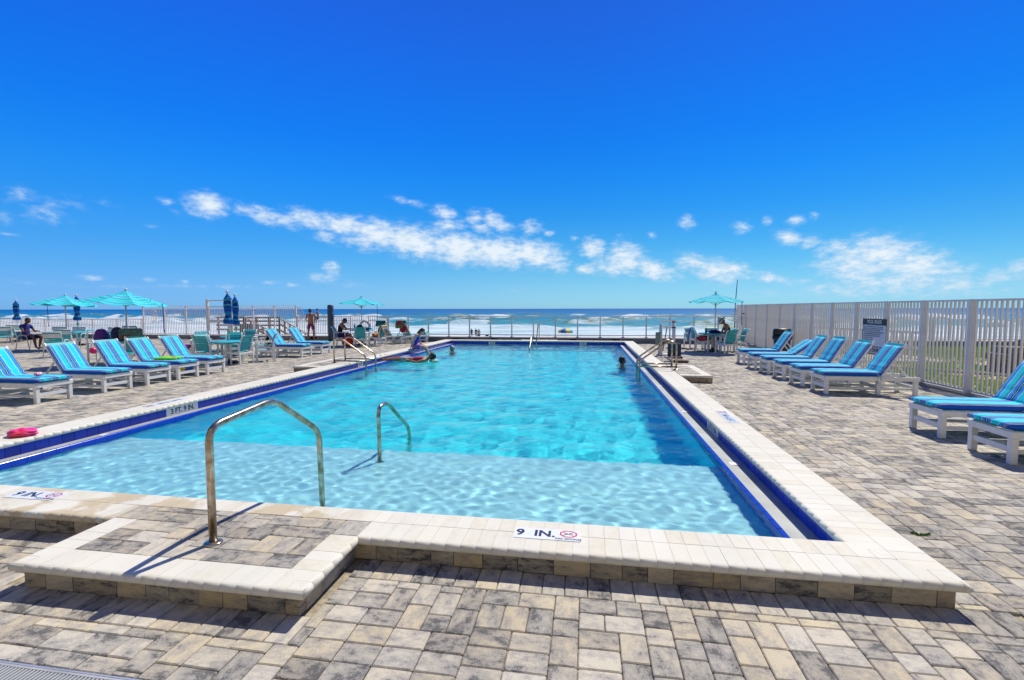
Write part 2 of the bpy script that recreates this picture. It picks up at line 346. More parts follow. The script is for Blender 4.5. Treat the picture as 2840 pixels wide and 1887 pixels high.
def paver_mat(name, light, grey, dark, rough=.85, bias_amt=.165, val=(.85, 1.10), sat=(.7, 1.25), wear=.85, pores=True, stain=False, bd=.005):
    """streaked three-tone concrete paver; tone and streaks change from piece to piece (object random + 'rnd' attribute)"""
    m = bpy.data.materials.new(name); m.use_nodes = True; n, l, b = nodes(m); M_ = lambda op, a, c=None: wmath(op, a, c, m.node_tree)
    b.inputs['Roughness'].default_value = rough; b.inputs['Specular IOR Level'].default_value = .25
    oi = n.new('ShaderNodeObjectInfo'); at = n.new('ShaderNodeAttribute'); at.attribute_name = 'rnd'
    rd = M_('FRACT', M_('ADD', oi.outputs['Random'], at.outputs['Fac']))
    uv = n.new('ShaderNodeUVMap')
    off = n.new('ShaderNodeCombineXYZ'); l.new(M_('MULTIPLY', rd, 53.), off.inputs[0]); l.new(M_('MULTIPLY', rd, 91.), off.inputs[1])
    ad = n.new('ShaderNodeVectorMath'); ad.operation = 'ADD'; l.new(uv.outputs[0], ad.inputs[0]); l.new(off.outputs[0], ad.inputs[1])
    st = n.new('ShaderNodeVectorMath'); st.operation = 'MULTIPLY'; l.new(ad.outputs[0], st.inputs[0]); st.inputs[1].default_value = (8, 13, 1)
    n1 = n.new('ShaderNodeTexNoise'); n1.inputs['Scale'].default_value = 1; n1.inputs['Detail'].default_value = 9; n1.inputs['Roughness'].default_value = .68; l.new(st.outputs[0], n1.inputs['Vector'])
    n2 = n.new('ShaderNodeTexNoise'); n2.inputs['Scale'].default_value = 130; n2.inputs['Detail'].default_value = 3; l.new(ad.outputs[0], n2.inputs['Vector'])
    n3 = n.new('ShaderNodeTexNoise'); n3.inputs['Scale'].default_value = 34; n3.inputs['Detail'].default_value = 5; n3.inputs['Roughness'].default_value = .7; l.new(ad.outputs[0], n3.inputs['Vector'])
    wn = n.new('ShaderNodeTexWhiteNoise'); wn.noise_dimensions = '1D'; l.new(M_('MULTIPLY', rd, 977.), wn.inputs['W'])
    bias = M_('MULTIPLY', M_('SUBTRACT', wn.outputs['Value'], .5), bias_amt)
    v = M_('ADD', M_('ADD', n1.outputs[0], bias), M_('ADD', M_('MULTIPLY', M_('SUBTRACT', n2.outputs[0], .5), .22), M_('MULTIPLY', M_('SUBTRACT', n3.outputs[0], .5), .30)))
    r_ = n.new('ShaderNodeValToRGB'); e = r_.color_ramp.elements
    e[0].position = .34; e[0].color = (*dark, 1); e[1].position = .435; e[1].color = (*grey, 1)
    x = e.new(.53); x.color = (*[(a + c) / 2 for a, c in zip(grey, light)], 1); x = e.new(.60); x.color = (*light, 1)
    l.new(v, r_.inputs[0])
    hs = n.new('ShaderNodeHueSaturation'); l.new(r_.outputs[0], hs.inputs['Color'])
    a = n.new('ShaderNodeMapRange'); a.inputs[3].default_value = val[0]; a.inputs[4].default_value = val[1]; l.new(wn.outputs['Value'], a.inputs[0]); l.new(a.outputs[0], hs.inputs['Value'])
    a2 = n.new('ShaderNodeMapRange'); a2.inputs[3].default_value = sat[0]; a2.inputs[4].default_value = sat[1]
    wn2 = n.new('ShaderNodeTexWhiteNoise'); wn2.noise_dimensions = '1D'; l.new(M_('MULTIPLY', rd, 333.), wn2.inputs['W']); l.new(wn2.outputs['Value'], a2.inputs[0]); l.new(a2.outputs[0], hs.inputs['Saturation'])
    # grime and wear that run across the joints, in place coordinates
    gp = n.new('ShaderNodeNewGeometry'); w1 = n.new('ShaderNodeTexNoise'); w1.inputs['Scale'].default_value = .9; w1.inputs['Detail'].default_value = 8; w1.inputs['Roughness'].default_value = .65; l.new(gp.outputs['Position'], w1.inputs['Vector'])
    wr_ = n.new('ShaderNodeMapRange'); wr_.inputs[1].default_value = .35; wr_.inputs[2].default_value = .65; wr_.inputs[3].default_value = wear; wr_.inputs[4].default_value = 1.03; l.new(w1.outputs[0], wr_.inputs[0])
    pk = n.new('ShaderNodeTexVoronoi'); pk.inputs['Scale'].default_value = 55; l.new(ad.outputs[0], pk.inputs['Vector'])
    pk2 = n.new('ShaderNodeMapRange'); pk2.inputs[1].default_value = .05; pk2.inputs[2].default_value = .16; pk2.inputs[3].default_value = .72; pk2.inputs[4].default_value = 1.; l.new(pk.outputs['Distance'], pk2.inputs[0])
    tot = M_('MULTIPLY', wr_.outputs[0], pk2.outputs[0]) if pores else wr_.outputs[0]
    vm = n.new('ShaderNodeVectorMath'); vm.operation = 'SCALE'; l.new(hs.outputs[0], vm.inputs[0]); l.new(tot, vm.inputs['Scale']); fin = vm.outputs[0]
    if stain:
        sp = n.new('ShaderNodeSeparateXYZ'); l.new(gp.outputs['Position'], sp.inputs[0]); w2 = n.new('ShaderNodeTexNoise'); w2.inputs['Scale'].default_value = 3.2; w2.inputs['Detail'].default_value = 5; l.new(gp.outputs['Position'], w2.inputs['Vector'])
        dx = M_('DIVIDE', M_('ABSOLUTE', M_('ADD', sp.outputs[0], 3.1)), 1.3); dy = M_('DIVIDE', M_('ABSOLUTE', M_('SUBTRACT', sp.outputs[1], 3.08)), .28)
        reg = M_('SUBTRACT', 1.25, M_('MAXIMUM', dx, dy)); s2 = n.new('ShaderNodeMapRange'); s2.inputs[1].default_value = .50; s2.inputs[2].default_value = .56; l.new(M_('ADD', w2.outputs[0], M_('MINIMUM', M_('MULTIPLY', reg, .12), .04)), s2.inputs[0])
        r2 = n.new('ShaderNodeMapRange'); r2.inputs[1].default_value = .05; r2.inputs[2].default_value = .35; l.new(reg, r2.inputs[0])
        mm = n.new('ShaderNodeMix'); mm.data_type = 'RGBA'; mm.blend_type = 'MULTIPLY'; l.new(M_('MULTIPLY', s2.outputs[0], r2.outputs[0]), mm.inputs['Factor']); l.new(fin, mm.inputs['A']); mm.inputs['B'].default_value = (.80, .71, .58, 1); fin = mm.outputs['Result']
    l.new(fin, b.inputs['Base Color'])
    bp = n.new('ShaderNodeBump'); bp.inputs['Strength'].default_value = .6; bp.inputs['Distance'].default_value = bd
    l.new(M_('ADD', n1.outputs[0], M_('MULTIPLY', n2.outputs[0], .6)), bp.inputs['Height']); l.new(bp.outputs[0], b.inputs['Normal'])
    return m
paverm = paver_mat('streaked_concrete_paver', (.55, .485, .375), (.365, .335, .30), (.145, .14, .138))
brickm = paver_mat('streaked_wall_paver', (.50, .41, .28), (.33, .29, .24), (.10, .10, .10))
copem = paver_mat('ivory_coping_concrete', (.685, .655, .575), (.68, .645, .56), (.65, .605, .505), rough=.7, bias_amt=.25, val=(.975, 1.02), sat=(.85, 1.15), wear=.94, pores=False, stain=True, bd=.0012)

def coping_stain(m):
    return m

# stripes of the lounger cushions, across the width
RB, CY, SK, NV, WH, TL = (.012, .11, .60), (.01, .66, .74), (.03, .31, .74), (.006, .016, .05), (.72, .82, .82), (.05, .36, .44)
def stripes(seq):
    tot = sum(wd for wd, _ in seq); p = 0; out = []
    for wd, c in seq: out.append((p / tot, c)); p += wd
    return out
CUSH = stripes([(4, RB), (.5, WH), (1.5, NV), (.5, WH), (1.2, NV), (5.2, SK), (.7, WH), (9.5, CY), (.7, WH), (4.2, SK), (1.4, NV), (.8, WH), (1.4, NV), (4.6, SK), (.7, WH), (3.5, TL), (6.5, CY), (.7, WH), (5, SK), (.5, WH), (1.6, NV), (.5, WH), (4, RB)])
cushm = ramp_uv('striped_cushion_fabric', CUSH)
CAN = stripes([(6, CY), (.7, NV), (.5, WH), (5, CY), (1.4, SK), (.6, NV), (.5, WH), (6, CY), (.9, NV), (.5, WH), (2.6, SK), (.6, WH), (5, CY), (.7, NV), (1.8, TL), (.5, WH)])
canm = ramp_uv('striped_canopy_fabric', CAN, axis=1, wrap=1.6)
CLO = stripes([(4, (.008, .10, .45)), (1, NV), (2.5, (.01, .25, .45)), (.6, (.25, .5, .6)), (4, (.006, .06, .32)), (.9, NV), (3, (.02, .30, .42)), (3, (.01, .12, .5)), (.8, NV)])
closem = ramp_uv('furled_canopy_fabric', CLO, axis=1, wrap=2.2)

# ------------------------------------------------------------------ text and flat print
_txt = {}
def text_mesh(s, size, mat, bold=.0, extr=.0004):
    k = (s, size, mat.name, bold)
    if k in _txt: return _txt[k]
    cu = bpy.data.curves.new('print', 'FONT'); cu.body = s; cu.size = size; cu.align_x = 'CENTER'; cu.align_y = 'CENTER'; cu.offset = bold * size; cu.extrude = extr
    cu.resolution_u = 3
    o = bpy.data.objects.new('print', cu); C.objects.link(o); bpy.context.view_layer.update()
    me = bpy.data.meshes.new_from_object(o.evaluated_get(bpy.context.evaluated_depsgraph_get()))
    bpy.data.objects.remove(o); bpy.data.curves.remove(cu); me.materials.clear(); me.materials.append(mat); _txt[k] = me; return me
def frame(o, right, up):
    right = Vector(right).normalized(); up = Vector(up).normalized(); n_ = right.cross(up)
    M = Matrix((right, up, n_)).transposed().to_4x4(); M.translation = Vector(o); return M
def put_text(s, size, M, mat, parent, bold=.02, sx=1., name='lettering'):
    me = text_mesh(s, size, mat, bold)
    return link(name, me, parent, mat4=M @ Matrix.Diagonal((sx, 1, 1, 1)))

# ================================================================== LARGE STRUCTURE
# pool geometry (metres; camera above the origin, +Y towards the sea)
IX0, IX1, IY0, IY1 = -6.37, 1.617, 3.265, 21.85       # inner edge of the coping
OX0, OX1, OY0, OY1 = -6.81, 2.057, 2.825, 22.29        # outer edge of the coping
CT = .165                                              # top of the coping
WZ = -.03                                              # water level
IW, OW = .205, .235                                    # widths of the inner and outer row of coping stones
CURB_Y, FENCE_X = 23.30, 7.20
PX0, PX1, PY0 = -3.345, -1.46, 2.215                   # entry platform

# --- paving
deck = MB().box((-60, -14, -.32), (FENCE_X + .06, OY0 + .1, -.016)).box((-60, OY0 + .1, -.32), (OX0 + .1, CURB_Y + .1, -.016)) \
    .box((OX1 - .1, OY0 + .1, -.32), (FENCE_X + .06, CURB_Y + .1, -.016)).box((OX0 + .1, OY1 - .1, -.32), (OX1 - .1, CURB_Y + .1, -.016)).build('pool_deck', mortar, kind='structure')
U = .0675
def layout(nx, ny, seed):
    """fills an nx x ny cell grid with 3x2, 2x3 and 2x2 pavers, no gaps"""
    r_ = random.Random(seed); g = np.zeros((ny, nx), bool); out = []
    for j in range(ny):
        i = 0
        while i < nx:
            if g[j, i]: i += 1; continue
            k = i
            while k < nx and not g[j, k]: k += 1
            L_ = k - i; p = i
            while p < k:
                rem = k - p
                if rem == 1: wd = 1
                elif rem in (2, 3): wd = rem
                elif rem == 4: wd = 2
                else: wd = r_.choice((3, 3, 2))
                ht = 2 if wd == 3 else r_.choice((2, 3, 3))
                ht = min(ht, ny - j); out.append((p, j, wd, ht)); g[j:j + ht, p:p + wd] = True; p += wd
            i = k
    return out
def paver_piece(x0, x1, y0, y1, detail):
    g_ = .0022; x0 += g_; x1 -= g_; y0 += g_; y1 -= g_; b_ = .005; c_ = .006
    if detail:
        def ring(d, z, c): return [(x0 + d + c, y0 + d, z), (x1 - d - c, y0 + d, z), (x1 - d, y0 + d + c, z), (x1 - d, y1 - d - c, z), (x1 - d - c, y1 - d, z), (x0 + d + c, y1 - d, z), (x0 + d, y1 - d - c, z), (x0 + d, y0 + d + c, z)]
        vs = ring(0, -.03, c_) + ring(0, -.005, c_) + ring(b_, 0, c_)
        fs = [tuple(range(16, 24))]
        for k in range(2):
            for i in range(8): j = (i + 1) % 8; fs.append((8 * k + i, 8 * k + j, 8 * k + 8 + j, 8 * k + 8 + i))
        return vs, fs
    def ring(d, z): return [(x0 + d, y0 + d, z), (x1 - d, y0 + d, z), (x1 - d, y1 - d, z), (x0 + d, y1 - d, z)]
    vs = ring(0, -.025) + ring(0, -.005) + ring(b_, 0)
    fs = [(8, 9, 10, 11)]
    for k in range(2):
        for i in range(4): j = (i + 1) % 4; fs.append((4 * k + i, 4 * k + j, 4 * k + 4 + j, 4 * k + 4 + i))
    return vs, fs
def finish_uv(me, vertical=None):
    """uv in metres, u along the long side of the piece (per object)"""
    uvl = me.uv_layers.new(name='UVMap'); co = np.array([v.co for v in me.vertices]); li = np.empty(len(me.loops), int); me.loops.foreach_get('vertex_index', li)
    ext = co.max(0) - co.min(0)
    p = co[li]
    a = p[:, :2].copy() if ext[0] >= ext[1] else p[:, 1::-1].copy()
    if ext[2] > min(ext[0], ext[1]): a = np.stack([p[:, int(ext[1] > ext[0])], p[:, 2]], -1)
    a += p[:, 2:3] * .7
    uvl.data.foreach_set('uv', a.ravel())
    return me
_pm = {}
def paver_obj(x0, x1, y0, y1, z, parent, name='paver', mat=None, r_=rnd):
    key = (round(x1 - x0, 3), round(y1 - y0, 3), (mat or paverm).name)
    if key not in _pm:
        hx, hy = (x1 - x0) / 2, (y1 - y0) / 2; vs, fs = paver_piece(-hx, hx, -hy, hy, True)
        me = bpy.data.meshes.new('paver'); me.from_pydata(vs, [], fs); me.materials.append(mat or paverm); _pm[key] = finish_uv(me)
    return link(name, _pm[key], parent, ((x0 + x1) / 2, (y0 + y1) / 2, z + r_.uniform(-.0018, .0018)),
                (r_.uniform(-.006, .006), r_.uniform(-.006, .006), r_.uniform(-.012, .012) + (PI if r_.random() < .5 else 0)))
def in_view(x, y, mg=2.5):
    if y < -.6: return False
    return -1.50 * (y + mg) - mg < x < .80 * (y + mg) + mg
rects = []
X_A = -1.45   # soldier course along the near pool wall
yb = 2.66
for x in np.arange(X_A, 2.2, .133): rects.append((x, x + .133, yb, yb + .22))
for x in np.arange(-7.2, -3.36, .133): rects.append((x, x + .133, yb, yb + .22))
for x in np.arange(-3.45, -1.46, .133): rects.append((x, min(x + .133, -1.452), 2.052, 2.272))
sold = list(rects)
# near field (in front of the pool), then the whole remaining deck
gx0, gy0 = X_A - 124 * 3 * U, yb - 50 * U
def clip_out(q):
    """cuts a paver back at the footprints; returns the pieces that remain"""
    x0, x1, y0, y1 = q
    for a in ((-7.2, 2.3, yb, yb + .22), (OX0 + .05, OX1 - .05, yb + .2, OY1 - .05), (-3.45, -1.452, 2.052, 2.7)):
        if x0 < a[1] - .001 and x1 > a[0] + .001 and y0 < a[3] - .001 and y1 > a[2] + .001:
            best = max([(a[0] - x0, 0), (x1 - a[1], 1), (a[2] - y0, 2), (y1 - a[3], 3)])
            if best[0] < .03: return None
            if best[1] == 0: x1 = a[0]
            elif best[1] == 1: x0 = a[1]
            elif best[1] == 2: y1 = a[2]
            else: y0 = a[3]
    return (x0, x1, y0, y1)
NXC = int((7.02 - gx0) / U); NYC = int((CURB_Y - gy0) / U)
for (i, j, wd, ht) in layout(NXC, NYC, 5):
    q = (gx0 + i * U, gx0 + (i + wd) * U, gy0 + j * U, gy0 + (j + ht) * U)
    if not in_view((q[0] + q[1]) / 2, (q[2] + q[3]) / 2): continue
    q = clip_out(q)
    if q: rects.append(q)
def drained(q): return q[0] < -1.0 and q[1] > -4.2 and q[2] < 1.75 and q[3] > 1.60
rects2 = []
for q in rects:
    if drained(q):
        x0, x1, y0, y1 = q
        if y1 - 1.75 > .03: rects2.append((x0, x1, 1.75, y1))
        if 1.60 - y0 > .03: rects2.append((x0, x1, y0, 1.60))
        continue
    rects2.append(q)
vis = lambda q: (q[2] + q[3]) / 2 > 1.25 and -1.46 * (q[3] + .15) < q[0] and q[1] < .80 * (q[3] + .1)
def dist(q): return math.hypot((q[0] + q[1]) / 2 * .8, (q[2] + q[3]) / 2)
rects2.sort(key=lambda q: (not vis(q), dist(q)))
for q in rects2[:300]: paver_obj(*q, 0, deck)
AV = []; AF = []; AR = []; AUV = []
for q in rects2[300:]:
    far = q[2] > 9
    vs, fs = paver_piece(*q, False)
    b_ = len(AV); jz = rnd.uniform(-.0018, .0018); tx, ty = rnd.uniform(-.006, .006), rnd.uniform(-.006, .006)
    cx_, cy_ = (q[0] + q[1]) / 2, (q[2] + q[3]) / 2; lng = (q[1] - q[0]) >= (q[3] - q[2])
    for v in vs: AV.append((v[0], v[1], v[2] + jz + tx * (v[0] - cx_) + ty * (v[1] - cy_)))
    rv = rnd.random()
    for f in fs:
        AF.append(tuple(i + b_ for i in f)); AR.append(rv)
        for i in f: v = vs[i]; AUV.append((v[0] - cx_, v[1] - cy_ + v[2] * .7) if lng else (v[1] - cy_, v[0] - cx_ + v[2] * .7))
me = bpy.data.meshes.new('paver_field'); me.from_pydata(AV, [], AF); me.materials.append(paverm)
at = me.attributes.new('rnd', 'FLOAT', 'FACE'); at.data.foreach_set('value', AR)
uvl = me.uv_layers.new(name='UVMap'); uvl.data.foreach_set('uv', np.array(AUV).ravel())
link('paver_field', me, deck, kind='stuff')

# --- pool shell: walls, coping, tiles
pool = empty('swimming_pool', kind='structure')
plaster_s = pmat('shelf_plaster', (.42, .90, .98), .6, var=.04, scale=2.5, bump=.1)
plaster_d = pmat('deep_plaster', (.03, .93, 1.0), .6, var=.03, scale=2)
LX0, LX1 = -6.16, 1.415                      # gutter lips
NIY, FIY = 3.275, 21.87
SH_Y, SH_Z, DZ = 5.50, -.26, -1.35
basin = MB()
basin.box((LX0 - .05, NIY - .3, -1.6), (LX1 + .05, SH_Y, SH_Z), 0)                # shelf block
basin.box((LX0 - .05, SH_Y, -1.6), (LX1 + .05, FIY + .3, DZ), 1)                   # deep floor
for k in range(4): basin.box((LX0, FIY - .35 - .33 * k, DZ), (LX1, FIY - (.33 * k if k else 0) + (.2 if k == 0 else .02), -.24 - .28 * k), 0)  # far steps
basin.build('basin_floor', [plaster_s, plaster_d], pool)
bw = MB()
for x0, x1 in ((LX0 - .36, LX0 - .012), (LX1 + .012, LX1 + .38)): bw.box((x0, NIY - .25, -1.6), (x1, FIY + .25, -.022), 0)
bw.build('basin_side_wall', pmat('side_plaster', (.05, .66, .90), .6, var=.04, scale=2), pool)
MB().box((LX0 - .5, NIY - .28, -1.6), (LX1 + .6, NIY, .108), 0).build('basin_near_wall', plaster_s, pool)
MB().box((LX0 - .5, FIY + .012, -1.6), (LX1 + .6, FIY + .28, .108), 0).build('basin_far_wall', plaster_s, pool)
# gutters: sloping ledge between lip and tiled wall
for sgn, lx, wx, nm in ((1, LX1, 1.665, 'gutter'), (-1, LX0, -6.42, 'gutter')):
    n_ = 60; P_ = []
    for k in range(n_ + 1):
        y = NIY + (FIY - NIY) * k / n_; P_.append([(lx + sgn * .03, y, .012), (lx + sgn * .06, y, .004), ((lx + wx) / 2, y, -.006), (wx + sgn * .02, y, -.014)])
    MB().sheet(P_).build(nm, gutterm, pool)
    g_ = MB()                                                    # small drain grates in the gutter
    for k in range(7):
        yy = 5.3 + k * 2.6; xx = lx + sgn * .13; g_.box((xx - .045, yy - .045, -.006), (xx + .045, yy + .045, -.001))
    g_.build('gutter_drain', white_pl, pool)
    # lip tiles
    L_ = MB(); y = NIY
    while y < FIY - .02:
        y2 = min(y + .1497, FIY); L_.box((lx - (.012 if sgn > 0 else -.012), y + .0015, -.16), (lx + sgn * .032, y2 - .0015, .014), bev=.004); y = y2
    L_.build('lip_tiles', tile_blue, pool, kind='stuff')
# outer wall cores behind the facing pavers
core = MB()
core.box((OX0 + .09, OY0 + .075, -.02), (OX1 - .09, NIY - .02, .108)); core.box((OX0 + .09, NIY - .02, -.02), (IX0 - .085, FIY + .1, .108))
core.box((IX1 + .085, NIY - .02, -.02), (OX1 - .09, FIY + .1, .108)); core.box((OX0 + .09, FIY + .1, -.02), (OX1 - .09, OY1 - .09, .108))
core.box((PX0 + .08, PY0 + .08, -.02), (PX1 - .08, OY0 + .1, .108))
core.build('wall_core', mortar, pool)
# white bed line under the coping
bedl = MB()
bedl.box((OX0 + .05, OY0 + .05, .100), (OX1 - .05, NIY - .01, .1095)); bedl.box((PX0 + .05, PY0 + .05, .100), (PX1 - .05, OY0 + .05, .1092))
bedl.build('mortar_bed', pmat('pale_mortar', (.5, .46, .38), .9), pool)
jf = MB(); za, zb_ = .1112, CT - .0032                 # pale jointing compound between the coping stones
jf.box((OX0 + .016, OY0 + .016, za), (PX0 + .02, IY0 - .016, zb_)).box((PX1 - .02, OY0 + .016, za), (OX1 - .016, IY0 - .016, zb_)).box((PX0 + .02, IY0 - IW + .004, za), (PX1 - .02, IY0 - .016, zb_))
jf.box((OX0 + .016, IY0 - .016, za), (IX0 - .016, IY1 + .016, zb_)).box((IX1 + .016, IY0 - .016, za), (OX1 - .016, IY1 + .016, zb_)).box((OX0 + .016, IY1 + .016, za), (OX1 - .016, OY1 - .016, zb_))
jf.box((PX0 + .016, PY0 + .016, za), (PX1 - .016, PY0 + .2, zb_)).box((PX0 + .016, PY0 + .2, za), (PX0 + .2, 2.84, zb_)).box((PX1 - .2, PY0 + .2, za), (PX1 - .016, 2.84, zb_))
rr_ = .0275
for x0, x1, y0, y1, o_ in ((IX0, IX1, IY0, IY1, 1), (OX0, OX1, OY0, OY1, -1)):
    q = o_ * rr_; c4 = [(x0 - q, y0 - q, .1375), (x1 + q, y0 - q, .1375), (x1 + q, y1 + q, .1375), (x0 - q, y1 + q, .1375)]
    for k in range(4):
        a_, b_ = c4[k], c4[(k + 1) % 4]
        if o_ < 0 and k == 0: jf.tube([a_, (PX0 + .02, a_[1], .1375)], .0262, 12).tube([(PX1 - .02, a_[1], .1375), b_], .0262, 12)
        else: jf.tube([a_, b_], .0262, 12)
jf.tube([(PX0 + rr_, 2.84, .1375), (PX0 + rr_, PY0 + rr_, .1375)], .0262, 12).tube([(PX0 + rr_, PY0 + rr_, .1375), (PX1 - rr_, PY0 + rr_, .1375)], .0262, 12).tube([(PX1 - rr_, PY0 + rr_, .1375), (PX1 - rr_, 2.84, .1375)], .0262, 12)
jf.build('joint_filler', pmat('cream_jointing', (.60, .53, .42), .9, var=.12, scale=8), pool, kind='stuff')

pieces = []                                       # coping stones: (distance, mesh, location, rotation)
COPW = .1; CB = .0012
def coping_profile(L, nose):
    """cross-section across the coping: v from 0 (back) to L (front), nose = bullnose at the front"""
    t = .055; z0 = .11; z1 = z0 + t
    if not nose: return [(0, z0), (L, z0), (L, z1 - .003), (L - .003, z1), (.003, z1), (0, z1 - .003)]
    r_ = t / 2; pr = [(0, z0), (L - r_, z0)]
    for k in range(1, 7): a = -PI / 2 + PI * k / 7; pr.append((L - r_ + r_ * math.cos(a), z0 + r_ + r_ * math.sin(a)))
    return pr + [(L - r_, z1), (.003, z1), (0, z1 - .003)]
def coping_mesh(L, nose, wd, cuts=()):
    pr = coping_profile(L, nose); bm = bmesh.new(); a = wd / 2 - CB / 2
    n_ = len(pr); e_ = .0005
    rings = []
    for x, d in ((-a, e_), (-a + e_, 0), (a - e_, 0), (a, e_)):
        c = (L / 2, .1375); ring = []
        for (v, z) in pr:
            dv = d * (1 if v > c[0] else -1); dz = d * (1 if z > c[1] else -1); ring.append(bm.verts.new((x, v - dv, z - dz)))
        rings.append(ring)
    for k in range(3):
        for i in range(n_): j = (i + 1) % n_; bm.faces.new((rings[k][i], rings[k + 1][i], rings[k + 1][j], rings[k][j]))
    bm.faces.new(rings[0]); bm.faces.new(list(reversed(rings[3])))
    for (co_, no_) in cuts:
        bmesh.ops.bisect_plane(bm, geom=bm.verts[:] + bm.edges[:] + bm.faces[:], plane_co=co_, plane_no=no_, clear_outer=True)
        ed = [e for e in bm.edges if e.is_boundary]
        if ed: bmesh.ops.holes_fill(bm, edges=ed)
    bmesh.ops.recalc_face_normals(bm, faces=bm.faces[:])
    me = bpy.data.meshes.new('coping_stone'); bm.to_mesh(me); bm.free()
    if not len(me.polygons): return None
    me.materials.append(copem)
    for p in me.polygons: p.use_smooth = len(p.vertices) == 4 and abs(p.normal.x) < .2 and p.normal.y > .25 and p.normal.z < .98
    return finish_uv(me)
_cm = {}
def cope(o, ang, L, nose, wd=COPW, cuts=()):
    """o: back centre point of the piece; ang: direction the piece points to (front)"""
    key = (round(L, 3), nose, round(wd, 4))
    if cuts:
        Mi = (Matrix.Translation(Vector((o[0], o[1], 0))) @ Matrix.Rotation(ang - PI / 2, 4, 'Z')).inverted()
        lc = [(Mi @ Vector((c[0][0], c[0][1], 0)), Mi.to_3x3() @ Vector((c[1][0], c[1][1], 0))) for c in cuts]
        me = coping_mesh(L, nose, wd, lc)
        if me is None: return
    else:
        if key not in _cm: _cm[key] = coping_mesh(L, nose, wd)
        me = _cm[key]
    pieces.append((math.hypot(o[0] * .7, o[1]), me, (o[0], o[1], 0), ang - PI / 2))
DI = 1 / math.sqrt(2)
def side(a, b, fixed, ang, axis):
    """one side of the ring: pieces from a to b along the axis; two rows, mitred at both ends"""
    out = Vector((math.cos(ang), math.sin(ang)))
    n_ = int(round((b - a) / COPW)); st_ = (b - a) / n_
    for row, (off, L, fr) in enumerate(((IW, IW, ang + PI), (IW, OW, ang))):
        for k in range(-5, n_ + 5):
            s = a + (k + .5) * st_
            if axis == 'x': base = Vector((s, fixed))
            else: base = Vector((fixed, s))
            o = base + out * IW
            if row == 1 and ang == -PI / 2 and PX0 - .02 < s < PX1 + .02: continue
            cuts = []
            if s < a + 0.02 or (s - st_) < a:
                cuts.append((tuple(Vector((a, fixed)) if axis == 'x' else Vector((fixed, a))), ('lo',)))
            if s > b - .02 or (s + st_) > b:
                cuts.append((tuple(Vector((b, fixed)) if axis == 'x' else Vector((fixed, b))), ('hi',)))
            cc_ = []
            for (pt, t_) in cuts:
                al = Vector((1, 0)) if axis == 'x' else Vector((0, 1))
                al = -al if t_[0] == 'lo' else al
                nrm = (al - out) * DI                # outer side of the mitre plane
                cc_.append((pt, (nrm.x, nrm.y)))
            cope(o, fr, L, True, st_, cc_)
side(IX0, IX1, IY0, -PI / 2, 'x'); side(IX0, IX1, IY1, PI / 2, 'x'); side(IY0, IY1, IX1, 0, 'y'); side(IY0, IY1, IX0, PI, 'y')
# platform border: front row and two side rows, mitred corners
PB = .205; xi0, xi1, yi = PX0 + PB, PX1 - PB, PY0 + PB
n_ = round((xi1 - xi0) / COPW); st_ = (xi1 - xi0) / n_
for k in range(-3, n_ + 3):
    s = xi0 + (k + .5) * st_; cuts = []
    if s - st_ < xi0: cuts.append(((xi0, yi), (-DI, DI)))
    if s + st_ > xi1: cuts.append(((xi1, yi), (DI, DI)))
    cope((s, yi), -PI / 2, PB, True, st_, cuts)
ye = 2.845; n_ = round((ye - yi) / .112); st_ = (ye - yi) / n_
for sx, ang, xx, nn in ((1, 0, xi1, 1), (-1, PI, xi0, -1)):
    for k in range(-3, n_):
        s = yi + (k + .5) * st_; cuts = []
        if s - st_ < yi: cuts.append(((xx, yi), (-nn * DI, -DI)))
        cope((xx, s), ang, PB, True, st_, cuts)
pieces.sort(key=lambda p: p[0])
for d, me, loc, rz in pieces[:300]:
    link('coping_stone', me, pool, (loc[0], loc[1], rnd.uniform(-.0007, .0007)), (0, 0, rz))
def join_meshes(name, lst, mat, parent, kind='stuff', attr=True):
    V = []; F = []; UVs = []; Rr = []; S = []
    for me, M in lst:
        b_ = len(V); V += [tuple(M @ v.co) for v in me.vertices]; r_ = rnd.random(); uvl = me.uv_layers[0].data if me.uv_layers else None
        for p in me.polygons:
            F.append(tuple(i + b_ for i in p.vertices)); Rr.append(r_); S.append(p.use_smooth)
            for li in p.loop_indices: UVs.append(tuple(uvl[li].uv) if uvl else (0, 0))
    me = bpy.data.meshes.new(name); me.from_pydata(V, [], F); me.materials.append(mat)
    a_ = me.attributes.new('rnd', 'FLOAT', 'FACE'); a_.data.foreach_set('value', Rr)
    u_ = me.uv_layers.new(name='UVMap'); u_.data.foreach_set('uv', np.array(UVs).ravel()); me.polygons.foreach_set('use_smooth', S)
    return link(name, me, parent, kind=kind)
join_meshes('far_coping', [(me, Matrix.Translation(loc) @ Matrix.Rotation(rz, 4, 'Z')) for d, me, loc, rz in pieces[300:]], copem, pool)
# pavers on the platform (deeper pieces laid on the core), set level with the coping
prs = []
nxp = int(round((xi1 - xi0) / U)); ux = (xi1 - xi0) / nxp; nyp = int(round((IY0 - IW - yi) / U)); uy = (IY0 - IW - yi) / nyp
for (i, j, wd, ht) in layout(nxp, nyp, 12): prs.append((xi0 + i * ux, xi0 + (i + wd) * ux, yi + j * uy, yi + (j + ht) * uy))
for xx0, xx1 in ((PX0 + .01, xi0), (xi1, PX1 - .012)): prs.append((xx0, xx1, ye + .002, IY0 - IW))
MB().box((PX0 + .04, PY0 + .12, .109), (PX1 - .04, IY0 - IW - .001, .148)).build('platform_bed', mortar, pool)
for q in prs: paver_obj(*q, CT - .001, pool, 'platform_paver')

